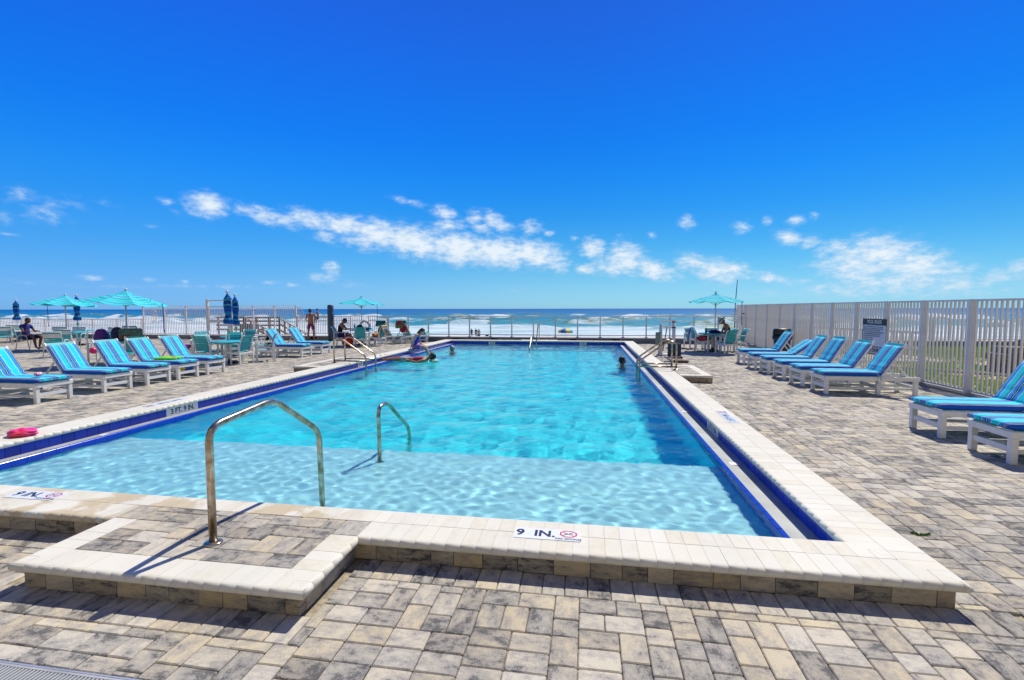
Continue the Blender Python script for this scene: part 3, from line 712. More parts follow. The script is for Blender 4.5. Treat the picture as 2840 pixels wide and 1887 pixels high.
# facing pavers on the outer walls
def facing(a, b, fixed, axis, out, seed, z1=.1, name='facing_paver', cap=999):
    r_ = random.Random(seed); s = a
    while s < b - .03:
        L_ = min(r_.choice((.15, .15, .225, .19)), b - s)
        if b - s - L_ < .06: L_ = b - s
        key = ('f', round(L_, 3), axis)
        if key not in _pm:
            mb = MB(); h_ = L_ / 2 - .002
            if axis == 'x': mb.box((-h_, -.03, 0), (h_, .03, z1), bev=.004)
            else: mb.box((-.03, -h_, 0), (.03, h_, z1), bev=.004)
            _pm[key] = finish_uv(mb.mesh('facing_paver', brickm))
        c = s + L_ / 2; j = r_.uniform(-.002, .002)
        link(name, _pm[key], pool, (c, fixed + j, .0) if axis == 'x' else (fixed + j, c, .0), (0, 0, PI if r_.random() < .5 else 0)); s += L_
facing(OX0 + .05, PX0 + .05, OY0 + .075, 'x', -1, 1); facing(PX1 - .05, OX1 - .05, OY0 + .075, 'x', -1, 2)
facing(PX0 + .05, PX1 - .05, PY0 + .075, 'x', -1, 3); facing(PY0 + .1, OY0 + .04, PX1 - .075, 'y', 1, 4); facing(PY0 + .1, OY0 + .04, PX0 + .075, 'y', -1, 5)
facing(OY0 + .1, OY1 - .1, OX1 - .08, 'y', 1, 6); facing(OY0 + .1, OY1 - .1, OX0 + .08, 'y', -1, 7)

# waterline tiles, with depth markers let into them
TZ0, TZ1 = -.016, .108
WXL, WXR = -6.43, 1.675
marks = {'L': [(6.38, 6.99), (12.64, 12.95)], 'R': [(6.37, 6.93)], 'F': [(-4.56, -4.25), (-.345, -.04)]}
def tiles(sd, a, b, step):
    s = a; cnt = 0
    segs = []; cur = a
    for (m0, m1) in sorted(marks[sd]): segs.append((cur, m0)); cur = m1
    segs.append((cur, b)); key = None
    for (p, q) in segs:
        n__ = max(1, int(round((q - p) / step))); st = (q - p) / n__
        for k in range(n__):
            c = p + (k + .5) * st; h_ = st / 2 - .0026; kk = ('t', sd, round(st, 4))
            if kk not in _pm:
                mb = MB()
                if sd == 'F': mb.box((-h_, -.006, TZ0), (h_, .012, TZ1), bev=.002)
                else: mb.box((-.006, -h_, TZ0), (.006, h_, TZ1), bev=.002)
                _pm[kk] = mb.mesh('waterline_tile', tile_blue)
            link('waterline_tile', _pm[kk], pool, (c, FIY + .002, 0) if sd == 'F' else ((WXL + .006 if sd == 'L' else WXR - .006), c, 0)); cnt += 1
    return cnt
tiles('L', IY0, FIY, .1497); tiles('R', IY0, FIY, .1497); tiles('F', LX0 - .25, LX1 + .25, .17)
grout = pmat('pale_grout', (.58, .60, .66), .8)
for a_, b_ in (((WXL - .03, IY0 - .02, -.03), (WXL - .001, FIY + .02, .109)), ((WXR + .001, IY0 - .02, -.03), (WXR + .03, FIY + .02, .109)), ((LX0 - .3, FIY + .0085, -.3), (LX1 + .3, FIY + .0115, .1085))):
    MB().box(a_, b_).build('tile_backing', grout, pool)

def depth_marker(o, right, up, L, H, txt, size, diving=None, sx=1., bold=.03):
    """white ceramic marker: base plate with printed lettering (and the no-diving emblem)"""
    M = frame(o, right, up)
    t = link('depth_marker', MB().box((-L / 2, -H / 2, -.004), (L / 2, H / 2, .0022)).mesh('depth_marker', whitetile), pool, mat4=M)
    dv = H * 1.05 if diving else 0
    t_ = put_text(txt, size, Matrix.Translation((-dv / 2, H * .0, .0026)), navy, t, bold, sx)
    if diving:
        cx_ = L / 2 - dv / 2; r0 = H * .33; e = MB()
        for k in range(8):
            a = R(22.5 + 45 * k); b = R(67.5 + 45 * k)
            p = lambda rr, an: (cx_ + rr * 1.25 * math.cos(an), H * .12 + rr * math.sin(an), .0034)
            e.add([p(r0, a), p(r0, b), p(r0 * .82, b), p(r0 * .82, a)], [(0, 1, 2, 3)])
        e.bar((cx_ - r0 * .95, H * .12 + r0 * .62, .0032), (cx_ + r0 * .95, H * .12 - r0 * .62, .0032), .004, .0006)
        link('no_diving_emblem', e.mesh('no_diving_emblem', red_pr), t)
        d = MB().bar((cx_ - r0 * .6, H * .12 - r0 * .35, .0030), (cx_ + r0 * .55, H * .12 + r0 * .4, .0030), .006, .0005).ell((cx_ - r0 * .72, H * .12 - r0 * .42, .003), (.005, .005, .0006))
        for sw in (-1, 1): d.tube([(cx_ + sw * r0 * .35 + q * .008, H * .12 + .003 * math.sin(q * 2), .003) for q in range(-2, 3)], .0008, 4)
        link('diver_figure', d.mesh('diver_figure', navy), t)
        put_text('NO DIVING', H * .2, Matrix.Translation((cx_, -H * .36, .003)), navy, t, .02, 1.1)
    return t
depth_marker((-.25, 3.056, CT + .0016), (1, 0, 0), (0, 1, 0), .43, .146, '9  IN.', .115, True, .98)
depth_marker((-4.345, 3.098, CT + .0016), (1, 0, 0), (0, 1, 0), .45, .146, '9 IN.', .115, True, 1.05)
depth_marker((1.9, 6.84, CT + .0016), (0, 1, 0), (-1, 0, 0), .70, .13, '3 FT 9 IN', .105, True)
depth_marker((-6.62, 6.58, CT + .0016), (0, -1, 0), (1, 0, 0), .70, .13, '3 FT 9 IN', .105, True)
depth_marker((WXL + .0125, 6.685, .046), (0, 1, 0), (0, 0, 1), .605, .122, '3 FT. 9 IN.', .112, None, .92)
depth_marker((WXL + .0125, 12.795, .046), (0, 1, 0), (0, 0, 1), .305, .122, '5 FT', .112)
depth_marker((WXR - .0125, 6.65, .046), (0, -1, 0), (0, 0, 1), .555, .122, '3 FT 9 IN', .112, None, .9)
depth_marker((-4.405, FIY - .006, .046), (1, 0, 0), (0, 0, 1), .305, .122, '9 IN', .112)
depth_marker((-.192, FIY - .006, .046), (1, 0, 0), (0, 0, 1), .3, .122, '9 IN', .112)

# side platforms at the ladders
def side_platform(x0, x1, y0, y1, sgn, parent):
    t = empty('ladder_platform', parent=None); t.parent = parent
    mb = MB().box((x0, y0 + .05, -.02), (x1, y1 - .05, .108)); link('platform_core', mb.mesh('platform_core', mortar), parent)
    # border stones
    L_ = .2; xo = x1 if sgn > 0 else x0; xa, xb = (x0, x1 - L_) if sgn > 0 else (x0 + L_, x1)
    n__ = int(round((y1 - y0) / .1)); st = (y1 - y0) / n__
    lst = []
    me_s = coping_mesh(L_, True, st)
    for k in range(n__): lst.append((me_s, Matrix.Translation((xo - sgn * L_, y0 + (k + .5) * st, 0)) @ Matrix.Rotation(-PI / 2 if sgn > 0 else PI / 2, 4, 'Z')))
    n2 = max(1, int(round((xb - xa) / .1))); s2 = (xb - xa) / n2; me_e = coping_mesh(L_, True, s2)
    for k in range(n2):
        lst.append((me_e, Matrix.Translation((xa + (k + .5) * s2, y0 + L_, 0)) @ Matrix.Rotation(PI, 4, 'Z')))
        lst.append((me_e, Matrix.Translation((xa + (k + .5) * s2, y1 - L_, 0))))
    for me_, M_ in lst: link('border_stone', me_, parent, mat4=M_)
    yy = y0 + L_
    while yy < y1 - L_ - .02:
        y2 = min(yy + .2, y1 - L_); xm = (xa + xb) / 2
        for q in ((xa, xm), (xm, xb)): paver_obj(q[0], q[1], yy, y2, CT - .001, parent, 'platform_paver')
        yy = y2
    bpy.data.objects.remove(t)
    bed = MB().box((x0 + .03, y0 + .1, .108), (x1 - .03, y1 - .1, .148)); link('platform_bed', bed.mesh('platform_bed', mortar), parent)
    s = x0 if sgn > 0 else x0 + .03; e_ = x1 - .03 if sgn > 0 else x1
    while s < e_ - .04:
        q2 = min(s + .19, e_); mb = MB().box((s + .002, y0 + .03, 0), (q2 - .002, y0 + .075, .1), bev=.004); link('facing_paver', finish_uv(mb.mesh('facing_paver', brickm)), parent); s = q2
side_platform(OX1 + .002, 2.74, 11.0, 13.0, 1, pool)
side_platform(-7.55, OX0 - .002, 11.3, 13.6, -1, pool)
MB().box((-3.1, 22.29, -.02), (-1.4, 22.62, CT - .002), bev=.01).build('far_platform', copem, pool)

# ================================================================== WATER
def wave_sheet(name, x0, x1, y0, y1, dx, z, waves, mat, fine=()):
    nx = int((x1 - x0) / dx) + 1; ny = int((y1 - y0) / dx) + 1
    X, Y = np.meshgrid(np.linspace(x0, x1, nx), np.linspace(y0, y1, ny)); Z = np.zeros_like(X) + z
    for lam, a, ph, am in waves: Z += am * np.sin(2 * PI / lam * (X * math.cos(a) + Y * math.sin(a)) + ph)
    fz_ = np.clip((6.2 - Y) / 1.5, .30, 1.1)                 # short choppy ripples over the shallow shelf
    for lam, a, ph, am in fine: Z += fz_ * am * np.sin(2 * PI / lam * (X * math.cos(a) + Y * math.sin(a)) + ph)
    me = bpy.data.meshes.new(name); idx = np.arange(nx * ny).reshape(ny, nx)
    f = np.stack([idx[:-1, :-1], idx[:-1, 1:], idx[1:, 1:], idx[1:, :-1]], -1).reshape(-1, 4)
    me.vertices.add(nx * ny); me.vertices.foreach_set('co', np.stack([X, Y, Z], -1).ravel())
    me.loops.add(f.size); me.loops.foreach_set('vertex_index', f.ravel().astype(np.int32))
    me.polygons.add(len(f)); me.polygons.foreach_set('loop_start', (np.arange(len(f)) * 4).astype(np.int32)); me.polygons.foreach_set('use_smooth', np.ones(len(f), bool))
    me.update(calc_edges=True); me.materials.append(mat); return me
wm = bpy.data.materials.new('pool_water'); wm.use_nodes = True; n_, l_, b_ = nodes(wm)
b_.inputs['Transmission Weight'].default_value = 1; b_.inputs['Roughness'].default_value = 0; b_.inputs['IOR'].default_value = 1.33
b_.inputs['Base Color'].default_value = (.93, 1, 1, 1)
rg = random.Random(3); wv = []; wf_ = []
for i in range(30):
    lam = rg.choice((rg.uniform(.14, .26), rg.uniform(.2, .45), rg.uniform(.4, 1.0))); wv.append((lam, rg.uniform(0, 2 * PI), rg.uniform(0, 6.28), .00072 * (lam / .3) ** 1.05))
for i in range(34):
    lam = rg.uniform(.075, .19); wf_.append((lam, rg.uniform(0, 2 * PI), rg.uniform(0, 6.28), .0008 * (lam / .3) ** .9))
# fine ripples on the surface normal
tcw = n_.new('ShaderNodeTexCoord'); nw = n_.new('ShaderNodeTexNoise'); nw.inputs['Scale'].default_value = 22; nw.inputs['Detail'].default_value = 4; nw.inputs['Roughness'].default_value = .6; l_.new(tcw.outputs['Object'], nw.inputs['Vector'])
bw_ = n_.new('ShaderNodeBump'); bw_.inputs['Strength'].default_value = .5; bw_.inputs['Distance'].default_value = .008; l_.new(nw.outputs[0], bw_.inputs['Height']); l_.new(bw_.outputs[0], b_.inputs['Normal'])
water = link('pool_water', wave_sheet('pool_water', LX0 + .014, LX1 - .014, NIY + .001, FIY - .002, .026, WZ, wv, wm, wf_), kind='structure')
water.cycles.is_caustics_caster = True
for o in kids(pool):
    if o.name.split('.')[0] in ('basin_floor', 'basin_side_wall', 'basin_near_wall', 'basin_far_wall', 'lip_tiles'): o.cycles.is_caustics_receiver = True

# ---------------------------------------------------------------- sea, beach, lawn
SEA = -4.5
def ocean_mat():
    m = bpy.data.materials.new('sea_water'); m.use_nodes = True; n, l, b = nodes(m); M_ = lambda op, a, c=None: wmath(op, a, c, m.node_tree)
    g = n.new('ShaderNodeNewGeometry'); s = n.new('ShaderNodeSeparateXYZ'); l.new(g.outputs['Position'], s.inputs[0])
    def noise(sx, sy, det=6, rough=.6, off=0):
        v = n.new('ShaderNodeVectorMath'); v.operation = 'MULTIPLY'; v.inputs[1].default_value = (sx, sy, 0); l.new(g.outputs['Position'], v.inputs[0])
        t = n.new('ShaderNodeTexNoise'); t.inputs['Scale'].default_value = 1; t.inputs['Detail'].default_value = det; t.inputs['Roughness'].default_value = rough
        v2 = n.new('ShaderNodeVectorMath'); v2.operation = 'ADD'; v2.inputs[1].default_value = (off, off * 2.3, off); l.new(v.outputs[0], v2.inputs[0]); l.new(v2.outputs[0], t.inputs['Vector']); return t.outputs[0]
    def mrange(v, a, c, lo=0., hi=1.):
        r_ = n.new('ShaderNodeMapRange'); r_.interpolation_type = 'SMOOTHSTEP'; r_.inputs[1].default_value = a; r_.inputs[2].default_value = c; r_.inputs[3].default_value = lo; r_.inputs[4].default_value = hi; l.new(v, r_.inputs[0]); return r_.outputs[0]
    at = n.new('ShaderNodeAttribute'); at.attribute_name = 'foam'
    foam = M_('ADD', at.outputs['Fac'], M_('MULTIPLY', M_('SUBTRACT', noise(.035, .05, 10, .72), .5), 2.4))
    foam = M_('ADD', foam, M_('MULTIPLY', M_('SUBTRACT', noise(.12, .22, 7, .7, 9), .5), 1.6))
    ff = mrange(foam, .36, .80)
    # water colour: green-brown in the shallows, teal, then deep blue offshore
    cr = n.new('ShaderNodeValToRGB'); e = cr.color_ramp.elements
    stops = [(0, (.10, .24, .24)), (.12, (.05, .26, .30)), (.25, (.02, .25, .34)), (.45, (.008, .17, .34)), (.8, (.003, .10, .30)), (1, (.002, .085, .27))]
    e[0].position = 0; e[0].color = (*stops[0][1], 1); e[1].position = 1; e[1].color = (*stops[-1][1], 1)
    for p, c in stops[1:-1]: x = e.new(p); x.color = (*c, 1)
    d = M_('DIVIDE', M_('LOGARITHM', M_('DIVIDE', M_('MAXIMUM', s.outputs[1], 100), 100), 10.), 1.5)
    l.new(M_('ADD', d, M_('MULTIPLY', M_('SUBTRACT', noise(.004, .02, 5), .5), .28)), cr.inputs[0])
    ol = n.new('ShaderNodeMix'); ol.data_type = 'RGBA'; atg = n.new('ShaderNodeAttribute'); atg.attribute_name = 'green'; l.new(atg.outputs['Fac'], ol.inputs['Factor'])
    l.new(cr.outputs[0], ol.inputs['A']); ol.inputs['B'].default_value = (.15, .19, .09, 1)
    mx_ = n.new('ShaderNodeMix'); mx_.data_type = 'RGBA'; l.new(ff, mx_.inputs['Factor']); l.new(ol.outputs['Result'], mx_.inputs['A']); fcm = n.new('ShaderNodeMix'); fcm.data_type = 'RGBA'; l.new(mrange(noise(.03, .16, 8, .7, 21), .40, .62), fcm.inputs['Factor']); fcm.inputs['A'].default_value = (.42, .55, .60, 1); fcm.inputs['B'].default_value = (.76, .79, .80, 1); l.new(fcm.outputs['Result'], mx_.inputs['B'])
    l.new(mx_.outputs['Result'], b.inputs['Base Color'])
    b.inputs['Specular IOR Level'].default_value = .12
    l.new(mrange(ff, 0, 1, .4, .9), b.inputs['Roughness'])
    bp = n.new('ShaderNodeBump'); bp.inputs['Strength'].default_value = .9; bp.inputs['Distance'].default_value = .6
    l.new(M_('ADD', noise(.25, .7, 6), M_('MULTIPLY', noise(.05, .12, 5, .6, 4), .8)), bp.inputs['Height']); l.new(bp.outputs[0], b.inputs['Normal'])
    return m
# rows get coarser with distance; breakers are real ridges of water
ys = [96.]
while ys[-1] < 9000: ys.append(ys[-1] + max(.8, (ys[-1] - 90) * .012))
ys = np.array(ys); NXS = 420
tt = np.linspace(-1, 1, NXS)
Xo = np.outer(ys * 1.9 + 60, tt); Yo = np.repeat(ys[:, None], NXS, 1)
ro = np.random.default_rng(11)
def n1(x, lam, seed):
    r_ = np.random.default_rng(seed); return sum(np.sin(x * 2 * PI / (lam * f) + r_.uniform(0, 6.28)) * w_ for f, w_ in ((1, .5), (.47, .3), (.23, .2)))
Zo = np.zeros_like(Xo); FO = np.zeros_like(Xo); GR = np.zeros_like(Xo)
FO += 1.05 * np.clip((186 + 26 * n1(Xo, 120, 1) - Yo) / 40, 0, 1)                         # wash zone near the beach
FO += .95 * np.clip((Xo * -1 - 60) / 60, 0, 1) * np.clip((285 - Yo) / 30, 0, 1) * .75      # broad white water on the left
brk = [(150, .8, 1, 60, .2), (192, 1.2, 2, 50, .6), (222, 1.1, 12, 60, .5), (258, 1.3, 3, 70, .6), (300, 1.5, 4, 90, .7), (352, 1.3, 5, 130, .6), (420, 1.0, 6, 150, .35), (520, .8, 8, 200, .12), (700, .8, 7, 300, 0)]
for y0, hgt, sd, lam, fo in brk:
    yc = y0 + 9 * n1(Xo, lam * 2, sd + 20); amp = np.clip(.45 + .9 * n1(Xo, lam, sd), 0, 1.2)
    dY = Yo - yc; prof = np.exp(-np.where(dY < 0, dY / 2.6, dY / 8.) ** 2) * amp * hgt; Zo += prof * 1.5
    FO += fo * 1.6 * np.clip(amp - .25, 0, 1) * np.exp(-np.where(dY < 0, dY / 17., (dY - 1.5) / 2.5) ** 2)
    face = np.exp(-((dY + 1.8) / 2.2) ** 2) * np.clip(amp, 0, 1); GR += 1.0 * face * np.clip((dY + 6) / 4, 0, 1); FO -= .35 * face * (np.clip(.6 - amp, 0, 1))
for i in range(14):
    lam = ro.uniform(6, 60); a = ro.normal(PI / 2, .35); Zo += .0028 * lam * np.sin(2 * PI / lam * (Xo * math.cos(a) + Yo * math.sin(a)) + ro.uniform(0, 6.28)) * np.clip(300 / Yo, 0, 1) * (lam > (Yo - 90) * .03)
Zo[0] -= 1
me = bpy.data.meshes.new('ocean'); idx = np.arange(Xo.size).reshape(Xo.shape)
f = np.stack([idx[:-1, :-1], idx[:-1, 1:], idx[1:, 1:], idx[1:, :-1]], -1).reshape(-1, 4)
me.from_pydata(np.stack([Xo, Yo, Zo + SEA], -1).reshape(-1, 3).tolist(), [], f.tolist())
me.polygons.foreach_set('use_smooth', [True] * len(f)); me.materials.append(ocean_mat())
a_ = me.attributes.new('foam', 'FLOAT', 'POINT'); a_.data.foreach_set('value', FO.ravel()); a_ = me.attributes.new('green', 'FLOAT', 'POINT'); a_.data.foreach_set('value', np.clip(GR, 0, 1).ravel())
link('ocean', me, kind='structure')
sand = pmat('beach_sand', (.60, .50, .37), .95, var=.12, scale=.6, bump=.4, bscale=3, coord='Object')
P_ = []
for x in np.linspace(-400, 300, 90):
    P_.append([(x, y, z + .12 * math.sin(x * .3 + y)) for y, z in ((23.9, -3.3), (35, -3.4), (50, -3.45), (65, -3.5), (80, -3.52), (92, -4.0), (104, -4.48), (125, -5.2))])
MB().sheet(P_).build('beach', sand, kind='structure')
MB().box((-9000, -9000, -9), (9000, 12000, -8.8)).build('sea_bed', sand, kind='structure')

# lawn behind the right-hand fence, with grass tufts, bare sand and a slab
gm = pmat('sandy_ground', (.55, .42, .28), .95, scale=1.1, bump=.6, bscale=25, col2=(.24, .30, .05), detail=8)
MB().box((FENCE_X + .16, -14, -.5), (60, 24.1, -.03)).build('lawn', gm, kind='structure')
grassm = pmat('grass_blade', (.22, .50, .01), .7, scale=.8, col2=(.42, .55, .03))
gv = []; gf = []; rg = random.Random(4)
def pn(x, y): return math.sin(x * 1.3 + 1.7 * math.sin(y * .9)) * .5 + math.sin(y * 1.9 + 2.1 * math.sin(x * .7 + 1)) * .5
cnt = 0
while cnt < 60000:
    y = rg.uniform(9, 24.0); x = rg.uniform(FENCE_X + .25, min(26, .85 * y + 3.5))
    dense = 1.0 if y > 18.4 else (.25 + .5 * pn(x, y) if y > 15.8 else .42 + .5 * pn(x * 1.4, y))
    cnt += 1
    if rg.random() > dense: continue
    h_ = rg.uniform(.03, .085); a = rg.uniform(0, PI); w2 = rg.uniform(.012, .028); k = len(gv); lx, ly = rg.uniform(-.03, .03), rg.uniform(-.03, .03)
    gv += [(x - w2 * math.cos(a), y - w2 * math.sin(a), -.032), (x + w2 * math.cos(a), y + w2 * math.sin(a), -.032), (x + lx, y + ly, -.03 + h_)]; gf.append((k, k + 1, k + 2))
me = bpy.data.meshes.new('grass'); me.from_pydata(gv, [], gf); me.materials.append(grassm)
tag(link('grass', me), 'patchy sunlit green grass and weeds on the sandy ground behind the right fence', 'grass', kind='stuff')
stone_edge = empty('edging_kerb', (0, 0, 0), 0, 'pale concrete edging strip running across the sandy grass behind the right fence', 'kerb')
for k in range(9):
    a = Vector((8.3, 14.7, -.03)).lerp(Vector((12.4, 11.6, -.03)), k / 9); b = Vector((8.3, 14.7, -.03)).lerp(Vector((12.4, 11.6, -.03)), (k + .985) / 9)
    MB().bar(a + Vector((0, 0, .03)), b + Vector((0, 0, .03)), .1, .07, bev=.008).build('kerb_block', concrete, stone_edge)
slab = MB().box((7.9, 16.3, -.1), (10.9, 18.4, .02), bev=.015); tag(slab.build('concrete_slab', pmat('bleached_concrete', (.55, .50, .43), .9, var=.1, scale=3)), 'flat bleached concrete slab lying in the grass behind the pool rules sign', 'slab')
bwm = pmat('brown_block', (.27, .20, .16), .9, var=.15, scale=6, bump=.4, bscale=60)
bl = empty('block_wall', (10.42, 13.85, 0), R(4), 'low stepped wall of brown concrete blocks at the right edge of the lawn', 'wall')
for r_ in range(5):
    for k in range(6 if r_ < 4 else 4):
        x0 = .02 + (.16 if r_ % 2 else 0) + k * .4 + (.8 if r_ == 4 else 0)
        MB().box((x0, 0, r_ * .17 - .03), (x0 + .393, .6, r_ * .17 + .135), bev=.008).build('block', bwm, bl)

# seawall kerb along the sea side and low kerb under the right fence
sw = empty('seawall', kind='structure')
MB().box((-60, CURB_Y, -4.5), (40, 23.86, .19), bev=.02).build('seawall_body', curbm, sw)
MB().box((-60, CURB_Y - .03, .192), (40, 23.9, .232), bev=.01).build('seawall_cap', pmat('seawall_cap', (.66, .64, .61), .8, var=.08), sw)
for x in (-14.3, -11.2, -8.6, -6.57, -4.58, -2.81, -.70, 1.34, 3.4, 5.4, 9.6, 12.4, 15.2):
    MB().box((x - .17, CURB_Y - .008, .03), (x + .17, CURB_Y + .1, .165)).build('scupper_vent', blackhole, sw)
MB().box((FENCE_X - .17, -14, -.3), (FENCE_X + .17, CURB_Y, .025), bev=.01).build('fence_kerb', curbm, kind='structure')

# linear drain in the paving, bottom left
dr = empty('linear_drain', (-4.4, 1.61, 0), 0, 'long grey slotted trench drain grate set in the pavers, bottom left corner', 'drain')
MB().box((0, 0, -.06), (3.6, .008, .002)).box((0, .127, -.06), (3.6, .135, .002)).box((0, .008, -.06), (3.6, .127, -.05)).build('drain_channel', alu, dr)
gme = MB().box((-.0055, .022, -.008), (.0055, .113, .001), bev=.001).mesh('grate_bar', pmat('grey_grate_plastic', (.42, .43, .44), .5))
MB().box((0, .009, -.01), (3.6, .022, .0015), bev=.001).box((0, .113, -.01), (3.6, .126, .0015), bev=.001).build('grate_frame', MATS['grey_grate_plastic'], dr)
for k in range(180): link('grate_bar', gme, dr, (.01 + k * .02, 0, 0), (0, 0, 0))

# ================================================================== FENCES
def picket_fence(name, a, b, z0, z1, n, label, rails, post_every, psize=.028, postw=.055, mat=white_pt, curl=False, post_top=0., first_post=True):
    """a, b ground points; pickets, rails and posts are parts"""
    a = Vector(a); b = Vector(b); d = (b - a); L_ = d.length; ang = math.atan2(d.y, d.x)
    t = empty(name, (a.x, a.y, 0), ang, label, 'fence')
    for z, hh, ww in rails: MB().box((0, -ww / 2, z - hh / 2), (L_, ww / 2, z + hh / 2), bev=.003).build('rail', mat, t)
    zt = z1 - .02
    if curl:
        m1 = MB().tube(fillet([(0, 0, z0), (0, 0, zt - .20), (0, .02, zt - .05), (0, .13, zt)], .1, 4), psize / 2, 6).mesh('picket', mat)
    else: m1 = MB().box((-psize / 2, -psize / 2, z0), (psize / 2, psize / 2, zt)).mesh('picket', mat)
    pm = MB().box((-postw / 2, -postw / 2, z0 - .12), (postw / 2, postw / 2, z1 + post_top), bev=.004).box((-postw * .62, -postw * .62, z1 + post_top), (postw * .62, postw * .62, z1 + post_top + .012), bev=.003).mesh('post', mat)
    st = L_ / n
    for k in range(n + 1):
        x = k * st
        if k % post_every == 0 or k == n: link('post', pm, t, (x, 0, 0))
        else: link('picket', m1, t, (x, 0, 0))
    return t
picket_fence('low_picket_fence', (-36.5, 23.55), (-24.95, 23.55), .26, 1.10, 105, 'waist high white picket railing behind the far left tables', [(1.09, .03, .045), (.30, .03, .03)], 15)
picket_fence('tall_picket_fence', (-24.85, 23.55), (-20.75, 23.55), .24, 1.82, 39, 'tall white picket fence with curled tops, left of the beach gate', [(1.80, .025, .03), (1.58, .03, .035), (.27, .03, .03)], 13, curl=True, postw=.06)
picket_fence('tall_picket_fence', (-19.25, 23.55), (-15.42, 23.55), .24, 1.82, 36, 'tall white picket fence with curled tops, between the beach gate and the standing man', [(1.80, .025, .03), (1.58, .03, .035), (.27, .03, .03)], 12, curl=True, postw=.06)
picket_fence('low_picket_fence', (-15.36, 23.55), (-10.28, 23.55), .31, 1.265, 50, 'waist high white picket railing with second rail, behind the blue post', [(1.25, .03, .045), (1.03, .02, .03), (.34, .03, .03)], 10)
picket_fence('tall_privacy_fence', (FENCE_X, 6.4), (FENCE_X, 24.75), .05, 1.80, 168, 'tall white fence of close square pickets along the right side of the deck', [(1.79, .04, .055), (.07, .035, .045)], 12, psize=.029, postw=.08, mat=white_pt)
picket_fence('low_picket_fence', (7.5, 23.7), (24, 23.7), .25, 1.12, 132, 'thin white picket railing above the dark seawall beyond the lawn', [(1.11, .03, .04), (.27, .03, .03)], 12, psize=.02)
# beach gate
g = empty('beach_gate', (-20.7, 23.5, 0), 0, 'tall white beach gate frame with cross bar behind the furled umbrellas', 'gate')
for x in (0, 1.38): MB().box((x - .06, -.06, .1), (x + .06, .06, 2.16), bev=.006).box((x - .075, -.075, 2.16), (x + .075, .075, 2.18), bev=.005).build('gate_post', white_pt, g)
MB().box((.06, -.03, 2.08), (1.32, .03, 2.14), bev=.005).build('cross_bar', white_pt, g)
leaf = MB().box((.08, -.02, .22), (.12, .02, 1.8)).box((1.26, -.02, .22), (1.30, .02, 1.8)).box((.12, -.02, 1.76), (1.26, .02, 1.8)).box((.12, -.02, .9), (1.26, .02, 1.06)).box((.12, -.02, .22), (1.26, .02, .26)).build('gate_leaf', white_pt, g)
pk = MB().box((-.01, -.01, .26), (.01, .01, 1.76)).mesh('picket', white_pt)
for k in range(11): link('picket', pk, leaf, (.21 + k * .096, 0, 0))
# white fan-shaped climbing guards
def fan_guard(loc, label, sgn):
    t = empty('fan_guard', loc, 0, label, 'fence guard', 'fan shaped guards at the ends of the tall fence')
    MB().tube([(sgn * .36 * math.sin(R(a)), 0, .36 * math.cos(R(a))) for a in range(0, 181, 15)], .014, 6).build('arc_rail', white_pt2, t)
    sp = MB().tube([(0, 0, .05), (0, 0, .47)], .009, 5).mesh('spike', white_pt2)
    for k in range(10): link('spike', sp, t, (0, 0, 0), (0, sgn * R(9 + 18 * k), 0))
fan_guard((-15.33, 23.5, 1.38), 'white spiked fan guard beside the standing man', 1)
fan_guard((-24.55, 23.75, 1.30), 'white spiked fan guard at the left end of the tall fence', 1)
fan_guard((7.15, 23.9, 1.25), 'white spiked fan guard at the sea end of the right fence', -1)
# glass railing in the middle
gl = bpy.data.materials.new('clear_panel_glass'); gl.use_nodes = True; n_ = gl.node_tree.nodes; l_ = gl.node_tree.links
n_.remove(n_['Principled BSDF']); tr = n_.new('ShaderNodeBsdfTransparent'); tr.inputs[0].default_value = (.93, .97, .97, 1); gs = n_.new('ShaderNodeBsdfGlossy'); gs.inputs['Roughness'].default_value = .02
fz = n_.new('ShaderNodeFresnel'); fz.inputs[0].default_value = 1.25; ms = n_.new('ShaderNodeMixShader'); l_.new(fz.outputs[0], ms.inputs[0]); l_.new(tr.outputs[0], ms.inputs[1]); l_.new(gs.outputs[0], ms.inputs[2]); l_.new(ms.outputs[0], n_['Material Output'].inputs[0])
gr = empty('glass_railing', (-10.22, 23.55, 0), 0, 'low railing with clear panels and pale posts facing the sea, beyond the pool', 'railing')
LR = 17.32; NP = 16; st = LR / NP
MB().box((0, -.035, 1.235), (LR, .035, 1.27), bev=.006).build('top_rail', white_pt2, gr)
MB().box((0, -.02, .32), (LR, .02, .36), bev=.004).build('bottom_rail', white_pt2, gr)
pm = MB().box((-.028, -.03, .235), (.028, .03, 1.235), bev=.004).box((-.075, -.055, .233), (.075, .055, .26), bev=.008).mesh('post', white_pt2)
gm_ = MB().box((.03, -.004, .37), (st - .03, .004, 1.23)).mesh('glass_pane', gl)
for k in range(NP + 1):
    link('post', pm, gr, (k * st, 0, 0))
    if k < NP: link('glass_pane', gm_, gr, (k * st, 0, 0))
